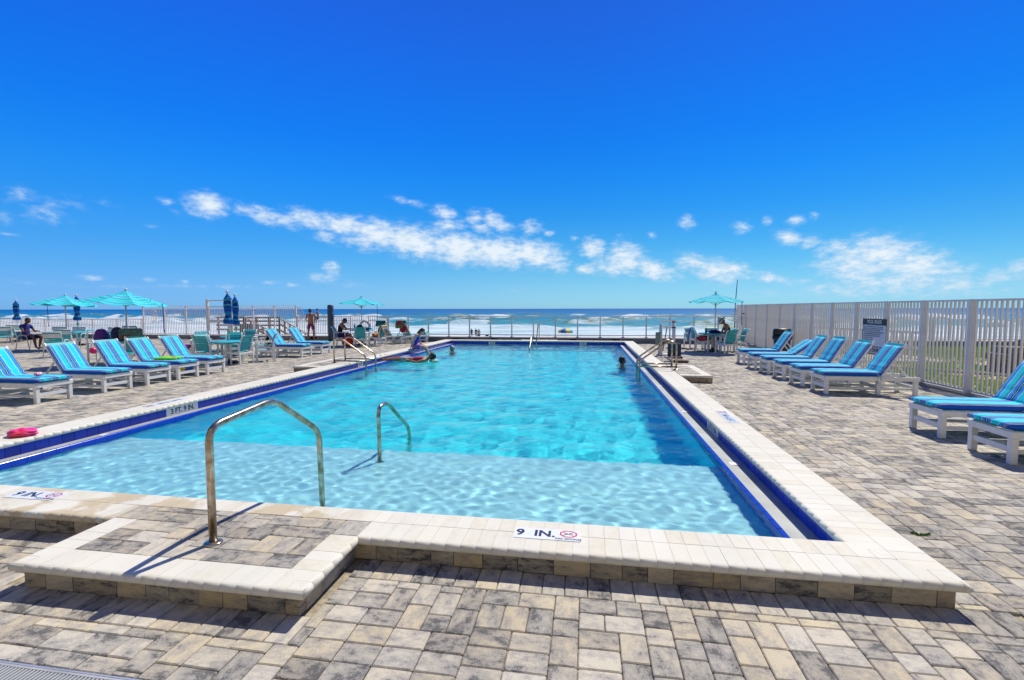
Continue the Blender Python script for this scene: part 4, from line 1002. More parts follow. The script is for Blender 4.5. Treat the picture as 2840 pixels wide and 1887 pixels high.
# wooden beach stairs behind the tall fence
stt = empty('beach_stairs', (0, 0, 0), 0, 'brown wooden beach stairs and landing with sloping handrails behind the white fence', 'stairs')
def stair_rail(p, q, n, m1, y):
    MB().bar((p[0], y, p[1]), (q[0], y, q[1]), .09, .05).build('handrail', m1, stt)
    for f_ in (.35, .7): MB().bar((p[0], y + .03, p[1] - 1.05 * f_), (q[0], y + .03, q[1] - 1.05 * f_), .04, .1).build('rail_board', wood, stt)
    for k in range(n + 1):
        f_ = k / n; x = p[0] + (q[0] - p[0]) * f_; z = p[1] + (q[1] - p[1]) * f_
        MB().box((x - .045, y + .04, z - 1.3), (x + .045, y + .12, z - .02)).build('baluster', wood, stt)
stair_rail((-20.45, 1.17), (-17.4, -.35), 8, wood_l, 26.0); stair_rail((-19.1, 1.10), (-16.3, -.35), 8, wood_l, 27.3)
MB().box((-23.6, 26.0, -.1), (-19.1, 27.4, 0)).build('landing_deck', wood, stt)
for z in (.35, .62, .88, 1.1): MB().box((-23.5, 27.3, z - .05), (-19.0, 27.36, z + .05)).build('rail_board', wood, stt)
for x in (-23.4, -22.5, -21.6, -20.7, -19.8): MB().box((x - .05, 27.36, -.1), (x + .05, 27.45, 1.15)).build('baluster', wood, stt)
for k in range(9): MB().box((-20.3 + k * .33, 26.1, -.1 - k * .17), (-19.98 + k * .33, 27.25, -.05 - k * .17)).build('tread', wood_l, stt)
bx = MB().box((-20.0, 25.0, -.2), (-19.2, 25.6, .78), bev=.03); tag(bx.build('storage_box', pmat('grey_box', (.09, .09, .10), .6)), 'dark grey storage box standing behind the gate', 'box')
# thick blue post with cap
bpst = empty('blue_post', (-12.98, 22.75, 0), 0, 'thick slate blue round post by the sea railing', 'post')
bpm = pmat('slate_blue_paint', (.035, .07, .125), .5, var=.12, scale=5)
MB().lathe([(.15, 0), (.15, 1.80), (.135, 1.83), (.06, 1.86)], 20).build('post_shaft', bpm, bpst)
for z in (.5, .95, 1.4, 1.68): MB().lathe([(.151, z), (.158, z + .01), (.158, z + .03), (.151, z + .04)], 20).build('strap_band', MATS['slate_blue_paint'], bpst)
an = MB().tube([(7.44, 26.0, -3.4), (7.45, 26, 1.8), (7.52, 26, 3.1)], [.03, .022, .016], 7); tag(an.build('flag_pole', black), 'thin dark leaning pole rising behind the right end of the sea railing', 'pole')

# ================================================================== FURNITURE
# ---- sun lounger: local +x runs from foot to head, y across; origin on the ground at the middle of the foot end
def cushion_mesh(back_deg, width=.57, th=.068, x_end=.96, back_len=.67, wr=0):
    pts = []; n1_ = 14
    zb = .372
    for k in range(n1_ + 1): pts.append((-.03 + (x_end + .03) * k / n1_, zb))
    a = R(back_deg); rb = .09; steps = 6
    for k in range(1, steps + 1):
        t = a * k / steps; pts.append((x_end + rb * math.sin(t) * 1.0, zb + rb * (1 - math.cos(t))))
    bx, bz = pts[-1]; n2_ = 14
    for k in range(1, n2_ + 1):
        d = (back_len - rb * a) * k / n2_; pts.append((bx + d * math.cos(a), bz + d * math.sin(a)))
    # cross-section ring (y, h, u)
    hw = width / 2; rr = .02; ring = []
    for (y, h, u) in ((-hw + .01, 0, .02), (-hw, .012, .01), (-hw, th - .02, .055), (-hw + .008, th - .006, .075), (-hw + .025, th, .10)): ring.append((y, h, u))
    for k in range(1, 10): t = k / 10; ring.append((-hw + .025 + (width - .05) * t, th + .006 * math.sin(PI * t), .10 + .80 * t))
    for (y, h, u) in ((hw - .025, th, .90), (hw - .008, th - .006, .925), (hw, th - .02, .945), (hw, .012, .99), (hw - .01, 0, .98)): ring.append((y, h, u))
    m_ = len(ring); V = []; UVv = []; n_ = len(pts); s_ = 0
    for i, (x, z) in enumerate(pts):
        a_ = pts[max(0, i - 1)]; c_ = pts[min(n_ - 1, i + 1)]; dx, dz = c_[0] - a_[0], c_[1] - a_[1]; L_ = math.hypot(dx, dz); nx_, nz_ = -dz / L_, dx / L_
        e_ = 1.0
        if i in (0, n_ - 1): e_ = .55
        elif i in (1, n_ - 2): e_ = .93
        wob = .006 * math.sin(i * 1.7 + wr) if n1_ - 2 < i < n1_ + 12 else .0015 * math.sin(i * 2.3 + wr)
        if n1_ + 1 < i < n1_ + 8: wob += .007 * (-1) ** i
        for (y, h, u) in ring:
            hh = (h - th / 2) * e_ + th / 2 + (wob if h > th / 2 else 0)
            V.append((x + nx_ * hh, y * (1 if e_ == 1 else .985), z + nz_ * hh)); UVv.append((u, i / n_))
    F = []
    for i in range(n_ - 1):
        for k in range(m_):
            k2 = (k + 1) % m_; F.append((i * m_ + k, (i + 1) * m_ + k, (i + 1) * m_ + k2, i * m_ + k2))
    F.append(tuple(reversed(range(m_)))[::-1]); F.append(tuple((n_ - 1) * m_ + k for k in range(m_))[::-1])
    me = bpy.data.meshes.new('cushion'); me.from_pydata(V, [], F); me.materials.append(cushm)
    uvl = me.uv_layers.new(name='UVMap'); li = np.empty(len(me.loops), int); me.loops.foreach_get('vertex_index', li); uvl.data.foreach_set('uv', np.array(UVv)[li].ravel())
    # end caps: stripes too (uv already across); the closing edge of the ring lies underneath
    me.polygons.foreach_set('use_smooth', [True] * (len(F) - 2) + [False] * 2); me.update(); return me
_ch = {}
def lounger(loc, rz, back, label, group, cushion=True, wr=0, far=False, strapm=teal_strap):
    t = empty('sun_lounger', loc, rz, label, 'sun lounger', group)
    def part(key, name, fn, mat, **k):
        if key not in _ch: _ch[key] = fn().mesh(name, mat)
        return link(name, _ch[key], t, **k)
    H = .365; W2 = .30
    for sy in (-1, 1):
        for x in (.035, .93, 1.56): part('leg', 'leg', lambda: MB().box((-.033, -.028, 0), (.033, .028, .28), bev=.006), white_pl, loc=(x, sy * (W2 - .03), 0))
        part('srail', 'side_rail', lambda: MB().box((0, -.018, .278), (1.62, .018, .355), bev=.006), white_pl, loc=(-.005, sy * (W2 - .008), 0))
        part('lrail', 'lower_rail', lambda: MB().box((.06, -.014, .10), (1.55, .014, .145), bev=.004), white_pl, loc=(0, sy * (W2 - .075), 0))
    for x, z in ((.035, .12), (.93, .12), (1.56, .12)): part('cross', 'cross_rail', lambda: MB().box((-.014, -.245, 0), (.014, .245, .065), bev=.004), white_pl, loc=(x, 0, z))
    part('endrail', 'end_rail', lambda: MB().box((-.014, -.28, .28), (.014, .28, .352), bev=.004), white_pl, loc=(.005, 0, 0))
    for k in range(7): part('sstrap', 'seat_strap', lambda: MB().box((-.055, -.285, -.004), (.055, .285, .004), bev=.002), strapm, loc=(.09 + k * .13, 0, .361))
    # backrest frame with straps, hinged at x=1.1
    a = R(back)
    hx, hz = .98, .362
    bf = part(('bf'), 'backrest_frame', lambda: MB().box((0, -.292, -.02), (.73, -.258, .02), bev=.006).box((0, .258, -.02), (.73, .292, .02), bev=.006).box((.0, -.26, -.012), (.03, .26, .008)), white_pl, loc=(hx, 0, hz), rot=(0, -a, 0))
    for k in range(6): link('back_strap', _ch.setdefault('bstrap', MB().box((-.05, -.258, -.004), (.05, .258, .004), bev=.002).mesh('back_strap', strapm)), bf, (.08 + k * .118, 0, .010))
    # prop struts from the backrest down to the rear of the frame
    L2 = .38; px, pz = hx + L2 * math.cos(a), hz + L2 * math.sin(a)
    for sy in (-.2, .2): MB().bar((px, sy, pz), (min(1.56, px + .30), sy, .31), .022, .03).build('prop_strut', white_pl, t)
    if cushion:
        key = ('cush', back, wr)
        if key not in _ch: _ch[key] = cushion_mesh(back, wr=wr)
        c = link('cushion', _ch[key], t)
        part('tie', 'tie_strap', lambda: MB().tube([(.90, -.29, .40), (.91, -.31, .36), (.89, -.305, .28), (.92, -.31, .22)], .006, 5).tube([(.90, -.29, .40), (.93, -.312, .37), (.96, -.31, .29)], .006, 5), teal_strap)
    return t
GL, GR_, GF = 'striped loungers in a row on the left of the pool', 'striped loungers in a row on the right of the pool', 'uncushioned loungers by the sea railing'
lx = -9.40
lounger((lx - .06, 7.15, 0), PI, 53, 'striped lounger with a small pink toy on its foot end, cut by the left edge', GL, wr=1)
lounger((lx, 8.28, 0), PI, 56, 'striped lounger beside the one with the pink toy, second from the left edge', GL, wr=2)
lounger((lx, 9.22, 0), PI, 56, 'third striped lounger from the left edge, purple backpack behind its raised back', GL, wr=3)
lounger((lx, 10.02, 0), PI, 55, 'striped lounger with a lime green swim vest lying on it', GL, wr=4)
lounger((lx + .02, 10.86, 0), PI, 56, 'striped lounger directly right of the one holding the green vest', GL, wr=5)
lounger((-9.57, 15.17, 0), PI, 55, 'striped lounger standing apart, left one of the pair before the tall fence', GL, wr=6)
lounger((-9.55, 16.38, 0), PI, 56, 'striped lounger nearest the left pool ladder, right one of the far pair', GL, wr=7)
lounger((4.40, 5.98, 0), R(-1), 34, 'striped lounger nearest the camera, only its foot end showing at the right edge', GR_, wr=8)
lounger((4.41, 7.02, 0), 0, 59, 'striped lounger cut by the right edge, its raised back reaching over the fence', GR_, wr=9)
lounger((4.49, 10.18, 0), 0, 57, 'striped lounger just right of the pool rules sign, nearest of the far six', GR_, wr=1)
lounger((4.44, 11.08, 0), R(1), 57, 'striped lounger whose back covers the lower left of the pool rules sign', GR_, wr=2)
lounger((4.43, 12.02, 0), 0, 60, 'striped lounger third nearest in the right row, left of the sign', GR_, wr=3)
lounger((4.44, 12.98, 0), R(-1), 57, 'striped lounger in the right row between a flat-backed one and the sign group', GR_, wr=4)
lounger((4.42, 13.88, 0), 0, 36, 'striped lounger with a half lowered back, fifth in the right row', GR_, wr=5)
lounger((4.50, 15.1, 0), 0, 58, 'farthest striped lounger of the right row, in front of the black bin', GR_, wr=6)
def far_lounger(hx, hy, d, label):
    # head end at (hx, hy), axis towards the sea
    a = math.atan2(-d[1], -d[0]); t = lounger((hx + 1.62 * d[0], hy + 1.62 * d[1], 0), a, 58, label, GF, False); return t
far_lounger(-9.75, 21.15, (.50, .866), 'uncushioned green strap lounger with a towel hung over its back, beside the life ring')
far_lounger(-8.85, 21.35, (.50, .866), 'uncushioned green strap lounger with a pink and green towel over its back')

# ---- dining chair with white frame and horizontal turquoise straps; faces local +y
def strap_profile():
    seat = [(0, .24 - .04 * k, .43 - .008 * k) for k in range(0)]
    return seat
def dining_chair(loc, rz, label, group, strapm=teal_strap):
    t = empty('dining_chair', loc, rz, label, 'chair', group)
    def part(key, name, fn, mat, **k):
        if key not in _ch: _ch[key] = fn().mesh(name, mat)
        return link(name, _ch[key], t, **k)
    for sx in (-1, 1):
        part('dfl', 'leg', lambda: MB().box((-.022, -.022, 0), (.022, .022, .60), bev=.005), white_pl, loc=(sx * .265, .22, 0))
        part('dbl', 'leg', lambda: MB().bar((0, 0, 0), (0, .03, .60), .045, .045, bev=.005), white_pl, loc=(sx * .265, -.27, 0))
        part('arm', 'armrest', lambda: MB().box((-.032, -.27, .60), (.032, .26, .625), bev=.008), white_pl, loc=(sx * .268, 0, 0))
        part('bst', 'back_stile', lambda: MB().tube([(0, .20, .40), (0, .0, .37), (0, -.16, .365), (0, -.21, .42), (0, -.235, .55), (0, -.27, .70), (0, -.33, .82), (0, -.40, .87)], .017, 6), white_pl, loc=(sx * .225, 0, 0))
        part('sr', 'seat_rail', lambda: MB().bar((0, -.27, .30), (0, .22, .36), .03, .06, bev=.004), white_pl, loc=(sx * .25, 0, 0))
    part('cr', 'cross_rail', lambda: MB().box((-.25, -.012, 0), (.25, .012, .055), bev=.004), white_pl, loc=(0, -.265, .30))
    part('cr2', 'cross_rail', lambda: MB().box((-.25, -.012, 0), (.25, .012, .05), bev=.004), white_pl, loc=(0, .22, .33))
    bk = [(-.212, .44), (-.222, .495), (-.233, .55), (-.247, .605), (-.262, .66), (-.28, .715), (-.303, .768), (-.335, .818), (-.378, .858)]
    for i, (y, z) in enumerate(bk):
        y2, z2 = bk[i + 1] if i < 8 else (-.42, .88); a = math.atan2(y - y2, z2 - z)
        link('back_strap', _ch.setdefault('dst' + strapm.name, MB().box((-.225, -.003, -.0272), (.225, .003, .0272), bev=.0015).mesh('back_strap', strapm)), t, (0, y, z), (a, 0, 0))
    for i in range(7): link('seat_strap', _ch.setdefault('dss' + strapm.name, MB().box((-.225, -.025, -.003), (.225, .025, .003), bev=.0015).mesh('seat_strap', strapm)), t, (0, -.15 + i * .056, .372 + i * .004), (R(4), 0, 0))
    return t
# ---- tubular pool chair with teal and white bands; faces local +y
def tube_chair(loc, rz, label, group):
    t = empty('tube_frame_chair', loc, rz, label, 'chair', group)
    def part(key, name, fn, mat, **k):
        if key not in _ch: _ch[key] = fn().mesh(name, mat)
        return link(name, _ch[key], t, **k)
    for sx in (-1, 1):
        part('tf', 'side_frame', lambda: MB().tube(fillet([(0, .30, 0), (0, .20, .58), (0, -.16, .60), (0, -.30, .0)], .09, 5), .014, 7), white_pt2, loc=(sx * .27, 0, 0))
        part('tb', 'back_stile', lambda: MB().tube([(0, .24, .40), (0, -.12, .37), (0, -.20, .42), (0, -.34, .86)], .013, 6), white_pt2, loc=(sx * .24, 0, 0))
    part('tt', 'top_rail', lambda: MB().tube([(-.24, -.34, .86), (.24, -.34, .86)], .013, 6), white_pt2)
    part('tfr', 'front_rail', lambda: MB().tube([(-.24, .24, .40), (.24, .24, .40)], .013, 6), white_pt2)
    for i in range(7):
        f_ = i / 6; m_ = white_strap if i in (4, 5) else teal_strap
        link('back_strap', _ch.setdefault('tbs' + m_.name, MB().box((-.24, -.003, -.028), (.24, .003, .028), bev=.0015).mesh('back_strap', m_)), t, (0, -.205 - .125 * f_, .455 + .375 * f_), (R(18), 0, 0))
    for i in range(6): link('seat_strap', _ch.setdefault('tss', MB().box((-.24, -.027, -.003), (.24, .027, .003), bev=.0015).mesh('seat_strap', teal_strap)), t, (0, -.09 + i * .06, .375 + i * .005), (R(4), 0, 0))
    return t
white_strap = pmat('white_vinyl_strap', (.72, .70, .70), .5, var=.05)
def face(loc, to): d = Vector((to[0] - loc[0], to[1] - loc[1])); return math.atan2(d.y, d.x) - PI / 2
def dirz(dx, dy): return math.atan2(dy, dx) - PI / 2
def table(loc, r_, zt, label, group, white_base=True):
    t = empty('round_table', loc, 0, label, 'table', group)
    MB().lathe([(r_ - .02, zt - .035), (r_, zt - .025), (r_, zt - .008), (r_ - .015, zt)], 40, sm=False).build('table_top', teal_top, t)
    MB().lathe([(.05, .03), (.045, zt - .04)], 12).build('pedestal', white_pl, t)
    MB().lathe([(.24, 0), (.24, .05), (.20, .07), (.06, .08), (.05, .14)], 24).build('base', black, t)
    lg = MB().bar((.30, 0, 0), (.30, 0, zt - .1), .05, .05, bev=.005).mesh('leg', white_pl)
    for k in range(4): link('leg', lg, t, rot=(0, 0, R(45 + 90 * k)))
    br = MB().box((.02, -.02, zt - .1), (.34, .02, zt - .036), bev=.004).mesh('brace', white_pl)
    for k in range(4): link('brace', br, t, rot=(0, 0, R(45 + 90 * k)))
    return t
GT, GC, GC2, GU, GUC = 'turquoise round tables', 'turquoise strap dining chairs', 'teal and white banded chairs of the far left tables', 'open striped parasols', 'furled striped parasols'
T1, T2, T4, T2L, T1L, T3L, T7, T8 = (-10.72, 12.95), (-12.37, 15.3), (-13.85, 12.55), (-21.2, 16.6), (-29.2, 20.5), (-23.0, 18.5), (-10.13, 20.4), (4.72, 19.2)
table((*T1, 0), .52, .68, 'round turquoise table with the tall furled parasol, ringed by five chairs', GT)
table((*T2, 0), .5, .68, 'round turquoise table behind, with the second furled parasol', GT)
table((*T4, 0), .55, .70, 'round turquoise table under the large open parasol, loaded with bags', GT)
table((*T2L, 0), .68, .71, 'round turquoise table beside the seated man in blue', GT)
table((*T1L, 0), .6, .70, 'round turquoise table at the far left edge under a furled parasol', GT)
table((*T3L, 0), .6, .70, 'far round table with a furled parasol behind the seated man', GT)
table((*T7, 0), .55, .70, 'round turquoise table by the blue post, hidden by the seated reader', GT)
table((*T8, 0), .52, .70, 'round turquoise table under the right parasol, near the white fence', GT)
CH = [((-10.38, 12.92), dirz(-1, .06), 'turquoise strap chair with its back to the pool, front right of the furled parasol table'),
      ((-11.22, 12.70), dirz(-.05, 1), 'turquoise strap chair front left of the furled parasol table, back to the camera'),
      ((-11.22, 13.72), dirz(.55, -.83), 'turquoise strap chair behind the furled parasol table, facing the camera'),
      ((-11.62, 13.25), dirz(.98, -.1), 'turquoise strap chair at the far left of the furled parasol table, arched back'),
      ((-10.12, 13.72), dirz(-.75, -.65), 'turquoise strap chair seen edge on, right of the furled parasol table'),
      ((-11.82, 14.72), dirz(-.5, .86), 'turquoise strap chair behind the first table, back to the camera below the second parasol'),
      ((-12.55, 16.05), dirz(.3, -.95), 'turquoise strap chair facing forward under the second furled parasol'),
      ((-11.45, 15.45), dirz(-.98, -.1), 'turquoise strap chair with a black towel hanging over its back'),
      ((-13.0, 12.0), dirz(-.75, .65), 'turquoise strap chair with its back to the camera, in front of the bag table'),
      ((-14.85, 12.62), dirz(.45, -.9), 'pale turquoise strap chair with a purple backpack on its back'),
      ((-12.62, 13.35), dirz(-.85, -.5), 'turquoise strap chair between the two loungers, right of the bag table'),
      ((-13.0, 14.4), dirz(.6, -.8), 'pale turquoise chair facing the camera left of the furled parasol table'),
      ((5.0, 18.42), dirz(-.39, .92), 'turquoise strap chair with its back to the pool, front of the right parasol table'),
      ((4.42, 19.42), dirz(.95, -.3), 'white framed chair draped with a blue towel, red bag on its seat'),
      ((4.32, 20.62), dirz(.3, -.95), 'turquoise strap chair at the sea side left of the right table'),
      ((5.62, 19.3), dirz(-1, -.1), 'empty turquoise strap chair next to the white fence'),
      ((4.98, 20.35), dirz(-.1, -1), 'turquoise strap chair behind the right parasol table, mostly hidden'),
      ((5.22, 19.32), dirz(-1, .0), 'turquoise strap chair that the person in the straw hat sits on'),
      ((-10.78, 19.75), dirz(.95, .25), 'turquoise strap chair that the reader in the cap sits on'),
      ((-9.68, 19.42), dirz(-.28, .96), 'turquoise strap chair with its back to the ladder, in front of the life ring'),
      ((-9.33, 20.25), dirz(-.98, .1), 'white framed chair piled with colourful towels by the far left parasol table')]
for (p, rz, lb) in CH: dining_chair((*p, 0), rz, lb, GC)
CH2 = [((-22.75, 16.35), dirz(1, .1), 'banded chair that the man in blue sits on'),
       ((-20.35, 15.75), dirz(-.8, .55), 'banded chair at the right of the near left table, back to the camera'),
       ((-21.9, 17.5), dirz(.45, -.85), 'brightly lit banded chair behind the near left table'),
       ((-20.6, 17.5), dirz(-.4, -.9), 'banded chair directly behind the open parasol pole'),
       ((-22.9, 17.6), dirz(.5, -.5), 'low banded chair half shaded, just right of the seated man'),
       ((-21.9, 19.3), dirz(-.4, -.9), 'far banded chair below the second furled parasol'),
       ((-20.9, 18.9), dirz(-.9, -.1), 'far banded chair by the railing, right of the left tables'),
       ((-28.4, 19.9), dirz(-.5, .86), 'large banded chair behind the seated man, back to the camera'),
       ((-26.6, 18.1), dirz(-.9, .5), 'banded chair at the left edge with its legs in full sun'),
       ((-18.2, 13.9), dirz(-.55, .83), 'blue backed chair peeking out behind the striped lounger')]
for (p, rz, lb) in CH2: tube_chair((*p, 0), rz, lb, GC2)

# ---- parasols
def open_parasol(loc, r_, zr, za, label, tilt=(0, 0), rot=0., cord=None, zpole=0.):
    t = empty('open_parasol', (loc[0], loc[1], 0), 0, label, 'parasol', GU)
    top = empty('canopy_frame', (0, 0, 0), 0); top.parent = None; setp(top, t)
    top.location = (0, 0, zr); top.rotation_euler = (tilt[0], tilt[1], rot)
    n = 8; NU, NV = 8, 10; V = []; F = []; UVs = []; h_ = za - zr
    for k in range(n):
        a0, a1 = 2 * PI * k / n, 2 * PI * (k + 1) / n; b = len(V)
        for j in range(NV + 1):
            v = .04 + .96 * j / NV
            for i in range(NU + 1):
                u = i / NU; p0 = Vector((math.cos(a0), math.sin(a0))) * r_ * v; p1 = Vector((math.cos(a1), math.sin(a1))) * r_ * v; p = p0.lerp(p1, u)
                p *= 1 - .05 * math.sin(PI * u) * v
                z = h_ * (1 - v) ** 1.12 + .07 * math.sin(PI * (1 - v)) * h_ - .055 * math.sin(PI * u) * v * r_
                V.append((p.x, p.y, z)); UVs.append((u, v))
        for j in range(NV):
            for i in range(NU): q = b + j * (NU + 1) + i; F.append((q, q + NU + 1, q + NU + 2, q + 1))
    me = bpy.data.meshes.new('canopy'); me.from_pydata(V, [], F); me.materials.append(canm); u_ = me.uv_layers.new(name='UVMap')
    li = np.empty(len(me.loops), int); me.loops.foreach_get('vertex_index', li); u_.data.foreach_set('uv', np.array(UVs)[li].ravel()); me.polygons.foreach_set('use_smooth', [True] * len(F))
    link('canopy', me, top)
    vent = MB().lathe([(.22, h_ - .075 * 1), (.14, h_ - .02), (.02, h_ + .045)], 8, sm=False); ventme = vent.mesh('canopy_vent', canm); ventme.uv_layers.new(name='UVMap'); link('canopy_vent', ventme, top)
    MB().ell((0, 0, h_ + .085), (.038, .038, .042)).build('finial', white_pt2, top)
    rb = MB().tube([(.03, 0, h_ - .03), (r_ * .55, 0, h_ * .42 - .015), (r_ * .985, 0, -.012)], .009, 5).tube([(.03, 0, h_ - .42), (r_ * .45, 0, h_ * .5)], .007, 5).mesh('rib', white_pt2)
    for k in range(n): link('rib', rb, top, rot=(0, 0, 2 * PI * k / n))
    MB().tube([(0, 0, zpole), (0, 0, za - .02)], .021, 10).build('pole', white_pt2, t)
    if zpole < .1: MB().lathe([(.24, 0), (.24, .05), (.05, .09), (.035, .3)], 20).build('weighted_base', concrete, t)
    if cord is not None:
        x, y = r_ * .93 * math.cos(cord), r_ * .93 * math.sin(cord)
        MB().tube([(x, y, zr - .02), (x + .01, y, zr - .4), (x - .01, y, zr - .75), (x + .02, y, zr - .9)], .012, 5).build('hanging_strap', closem, t)

    return t
open_parasol(T4, 1.08, 1.83, 2.16, 'largest open cyan striped parasol, left, leaning slightly over the bag table', tilt=(R(-1), R(4)), rot=R(14), cord=R(20), zpole=.0)
open_parasol(T2L, 1.08, 1.84, 2.17, 'open cyan striped parasol above the seated man in blue, loose tie hanging at its rim', tilt=(R(-2), R(1.5)), rot=R(20), cord=R(175))
open_parasol(T7, 1.04, 1.88, 2.12, 'small open parasol over the reader and the blue post', tilt=(0, R(2)), rot=R(10), cord=R(-20))
open_parasol((4.80, 19.2), 1.04, 1.90, 2.17, 'open parasol on the right, above the person in the straw hat', tilt=(0, 0), rot=R(8), cord=R(5))
def furled(loc, z0, z1, label, rz=0, sc_=1.):
    t = empty('furled_parasol', (loc[0], loc[1], 0), rz, label, 'parasol', GUC)
    H = z1 - z0; pr = []
    for f_, r_ in ((0, .13), (.02, .165), (.10, .175), (.17, .145), (.26, .085), (.34, .115), (.5, .135), (.64, .14), (.74, .125), (.78, .115), (.785, .15), (.84, .13), (.93, .065), (1, .018)): pr.append((r_ * sc_ * .70, z0 + f_ * H))
    def fold(i, a): return 1 + (.16 if i < 11 else .08) * math.cos(8 * a + i * .18) + .07 * math.cos(3 * a + i)
    mb = MB().lathe(pr, 48, fold=fold); me = mb.mesh('furled_canopy', closem)
    u_ = me.uv_layers.new(name='UVMap'); uv = [(0, ((me.vertices[l.vertex_index].co.z - z0) / H) + .014 * math.sin(me.vertices[l.vertex_index].co.x * 45 + me.vertices[l.vertex_index].co.z * 5)) for l in me.loops]; u_.data.foreach_set('uv', np.array(uv).ravel()); link('furled_canopy', me, t)
    MB().tube([(0, 0, 0.0), (0, 0, z1)], .021, 10).build('pole', white_pt2, t)
    MB().ell((0, 0, z1 + .045), (.045, .045, .05)).build('finial', white_pt2, t)
    MB().tube([(.10 * math.cos(k * PI / 6) * sc_, .10 * math.sin(k * PI / 6) * sc_, z0 + .26 * H) for k in range(12)], .012, 5, closed=True).build('tie_band', closem, t)
    return t
furled(T1, 1.20, 2.12, 'tall furled blue striped parasol, front one of the pair by the gate', R(10))
furled(T2, 1.10, 2.10, 'furled blue striped parasol, rear and right one of the pair by the gate', R(40), .95)
furled(T1L, 1.10, 2.08, 'furled blue parasol nearest the left edge', 0, 1.15)
furled(T3L, 1.14, 2.24, 'furled blue parasol showing between the two open ones on the left', R(20), 1.1)
# pole paddles (round wind handles) on the table parasols
paddle = pmat('pale_green_plastic', (.45, .62, .35), .5)
for (x, y), z, lb in ((T1, .98, 'pale green crank paddle on the pole of the front furled parasol'), (T2, .95, 'pale green crank paddle on the pole of the rear furled parasol'), (T3L, .98, 'pale green crank paddle below the furled parasol of the far left tables')):
    dx, dy = -x / math.hypot(x, y), -y / math.hypot(x, y)
    mb = MB().ell((0, 0, 0), (.05, .015, .08)).box((-.012, -.01, -.16), (.012, .01, -.05)); tag(mb.build('crank_paddle', paddle, None, (x + dx * .045, y + dy * .045, z), (0, 0, math.atan2(dy, dx) + PI / 2)), lb, 'crank handle', 'pale green crank paddles')
# ---- steel rails
def rail(name, label, tubes, r_=.0215, flanges=(), group=None):
    t = empty(name, (0, 0, 0), 0, label, 'handrail', group)
    for nm, pts, fr in tubes: MB().tube(fillet(pts, fr, 8), r_, 14).build(nm, steel, t)
    for (x, y, z) in flanges: MB().lathe([(.055, 0), (.056, .004), (.05, .010), (.024, .014)], 24, c=(x, y, z)).build('flange', steel, t)
    return t
rail('grab_rail', 'large stainless steel grab rail in the foreground, standing on the paver platform', [('rail_tube', [(-2.34, 2.62, CT), (-2.325, 2.605, .915), (-2.31, 3.21, .975), (-2.285, 3.765, .60), (-2.275, 3.775, -.26)], .11)], .0235, [(-2.34, 2.62, CT), (-2.275, 3.775, -.258)])
rail('grab_rail', 'smaller stainless steel grab rail rising from the shallow shelf in the water', [('rail_tube', [(-2.347, 5.10, -.26), (-2.347, 5.085, .53), (-2.347, 5.32, .54), (-2.347, 6.02, .06), (-2.347, 6.03, -1.3)], .11)], .0225, [(-2.347, 5.10, -.258)])
def ladder(name, label, sgn, xb, xt, xw, ya, yb_, zt, bot=-1.0):
    tubes = []
    for i, y in enumerate((ya, yb_)):
        tubes.append(('rail_tube', [(xb, y, CT), (xb, y, zt), (xt, y, zt + .02), (xw, y, .36), (xw, y, bot)], .14))
        tubes.append(('base_bar', [(xb, y, CT + .06), (xw, y, CT + .06)], .01))
    t = rail(name, label, tubes, .022, [(xb, ya, CT), (xb, yb_, CT)])
    for z in (-.3, -.55, -.8): MB().box((xw - .05, ya, z - .012), (xw + .05, yb_, z + .012), bev=.005).build('step', white_pl, t)
    return t
ladder('pool_ladder', 'pair of sloping steel ladder rails on the left pool edge, above the 5 FT mark', 1, -6.86, -6.66, -5.93, 12.15, 12.75, .83)
ladder('pool_ladder', 'pair of sloping steel ladder rails on the right pool edge, by the pool lift', -1, 2.14, 1.95, 1.27, 12.05, 12.68, .83)
t = rail('step_rail', 'steel hand rails of the steps at the far end of the pool', [('rail_tube', [(-2.235, 22.35, CT), (-2.235, 22.33, .97), (-2.24, 21.95, .97), (-2.25, 21.3, .25), (-2.25, 21.25, -.6)], .1), ('rail_tube', [(-2.27, 19.72, -.7), (-2.27, 19.70, .42), (-2.27, 19.5, .48), (-2.27, 18.75, .02), (-2.27, 18.70, -.8)], .1)], .022)

# ================================================================== PEOPLE
def skin_mesh(verts, edges, sub=2):
    me = bpy.data.meshes.new('skin'); me.from_pydata([v[:3] for v in verts], edges, []); o = bpy.data.objects.new('skin', me); C.objects.link(o)
    sk = o.modifiers.new('s', 'SKIN'); sk.use_smooth_shade = True
    ss = o.modifiers.new('u', 'SUBSURF'); ss.levels = sub; ss.render_levels = sub
    for i, v in enumerate(verts):
        r_ = v[3] if isinstance(v[3], tuple) else (v[3], v[3]); me.skin_vertices[0].data[i].radius = r_; me.skin_vertices[0].data[i].use_root = (i == 0)
    bpy.context.view_layer.update()
    out = bpy.data.meshes.new_from_object(o.evaluated_get(bpy.context.evaluated_depsgraph_get())); bpy.data.objects.remove(o); bpy.data.meshes.remove(me); return out
def chain(*names_pts):
    v = list(names_pts); return v, [(i, i + 1) for i in range(len(v) - 1)]
def lerp(a, b, t): return tuple(a[i] + (b[i] - a[i]) * t for i in range(3))
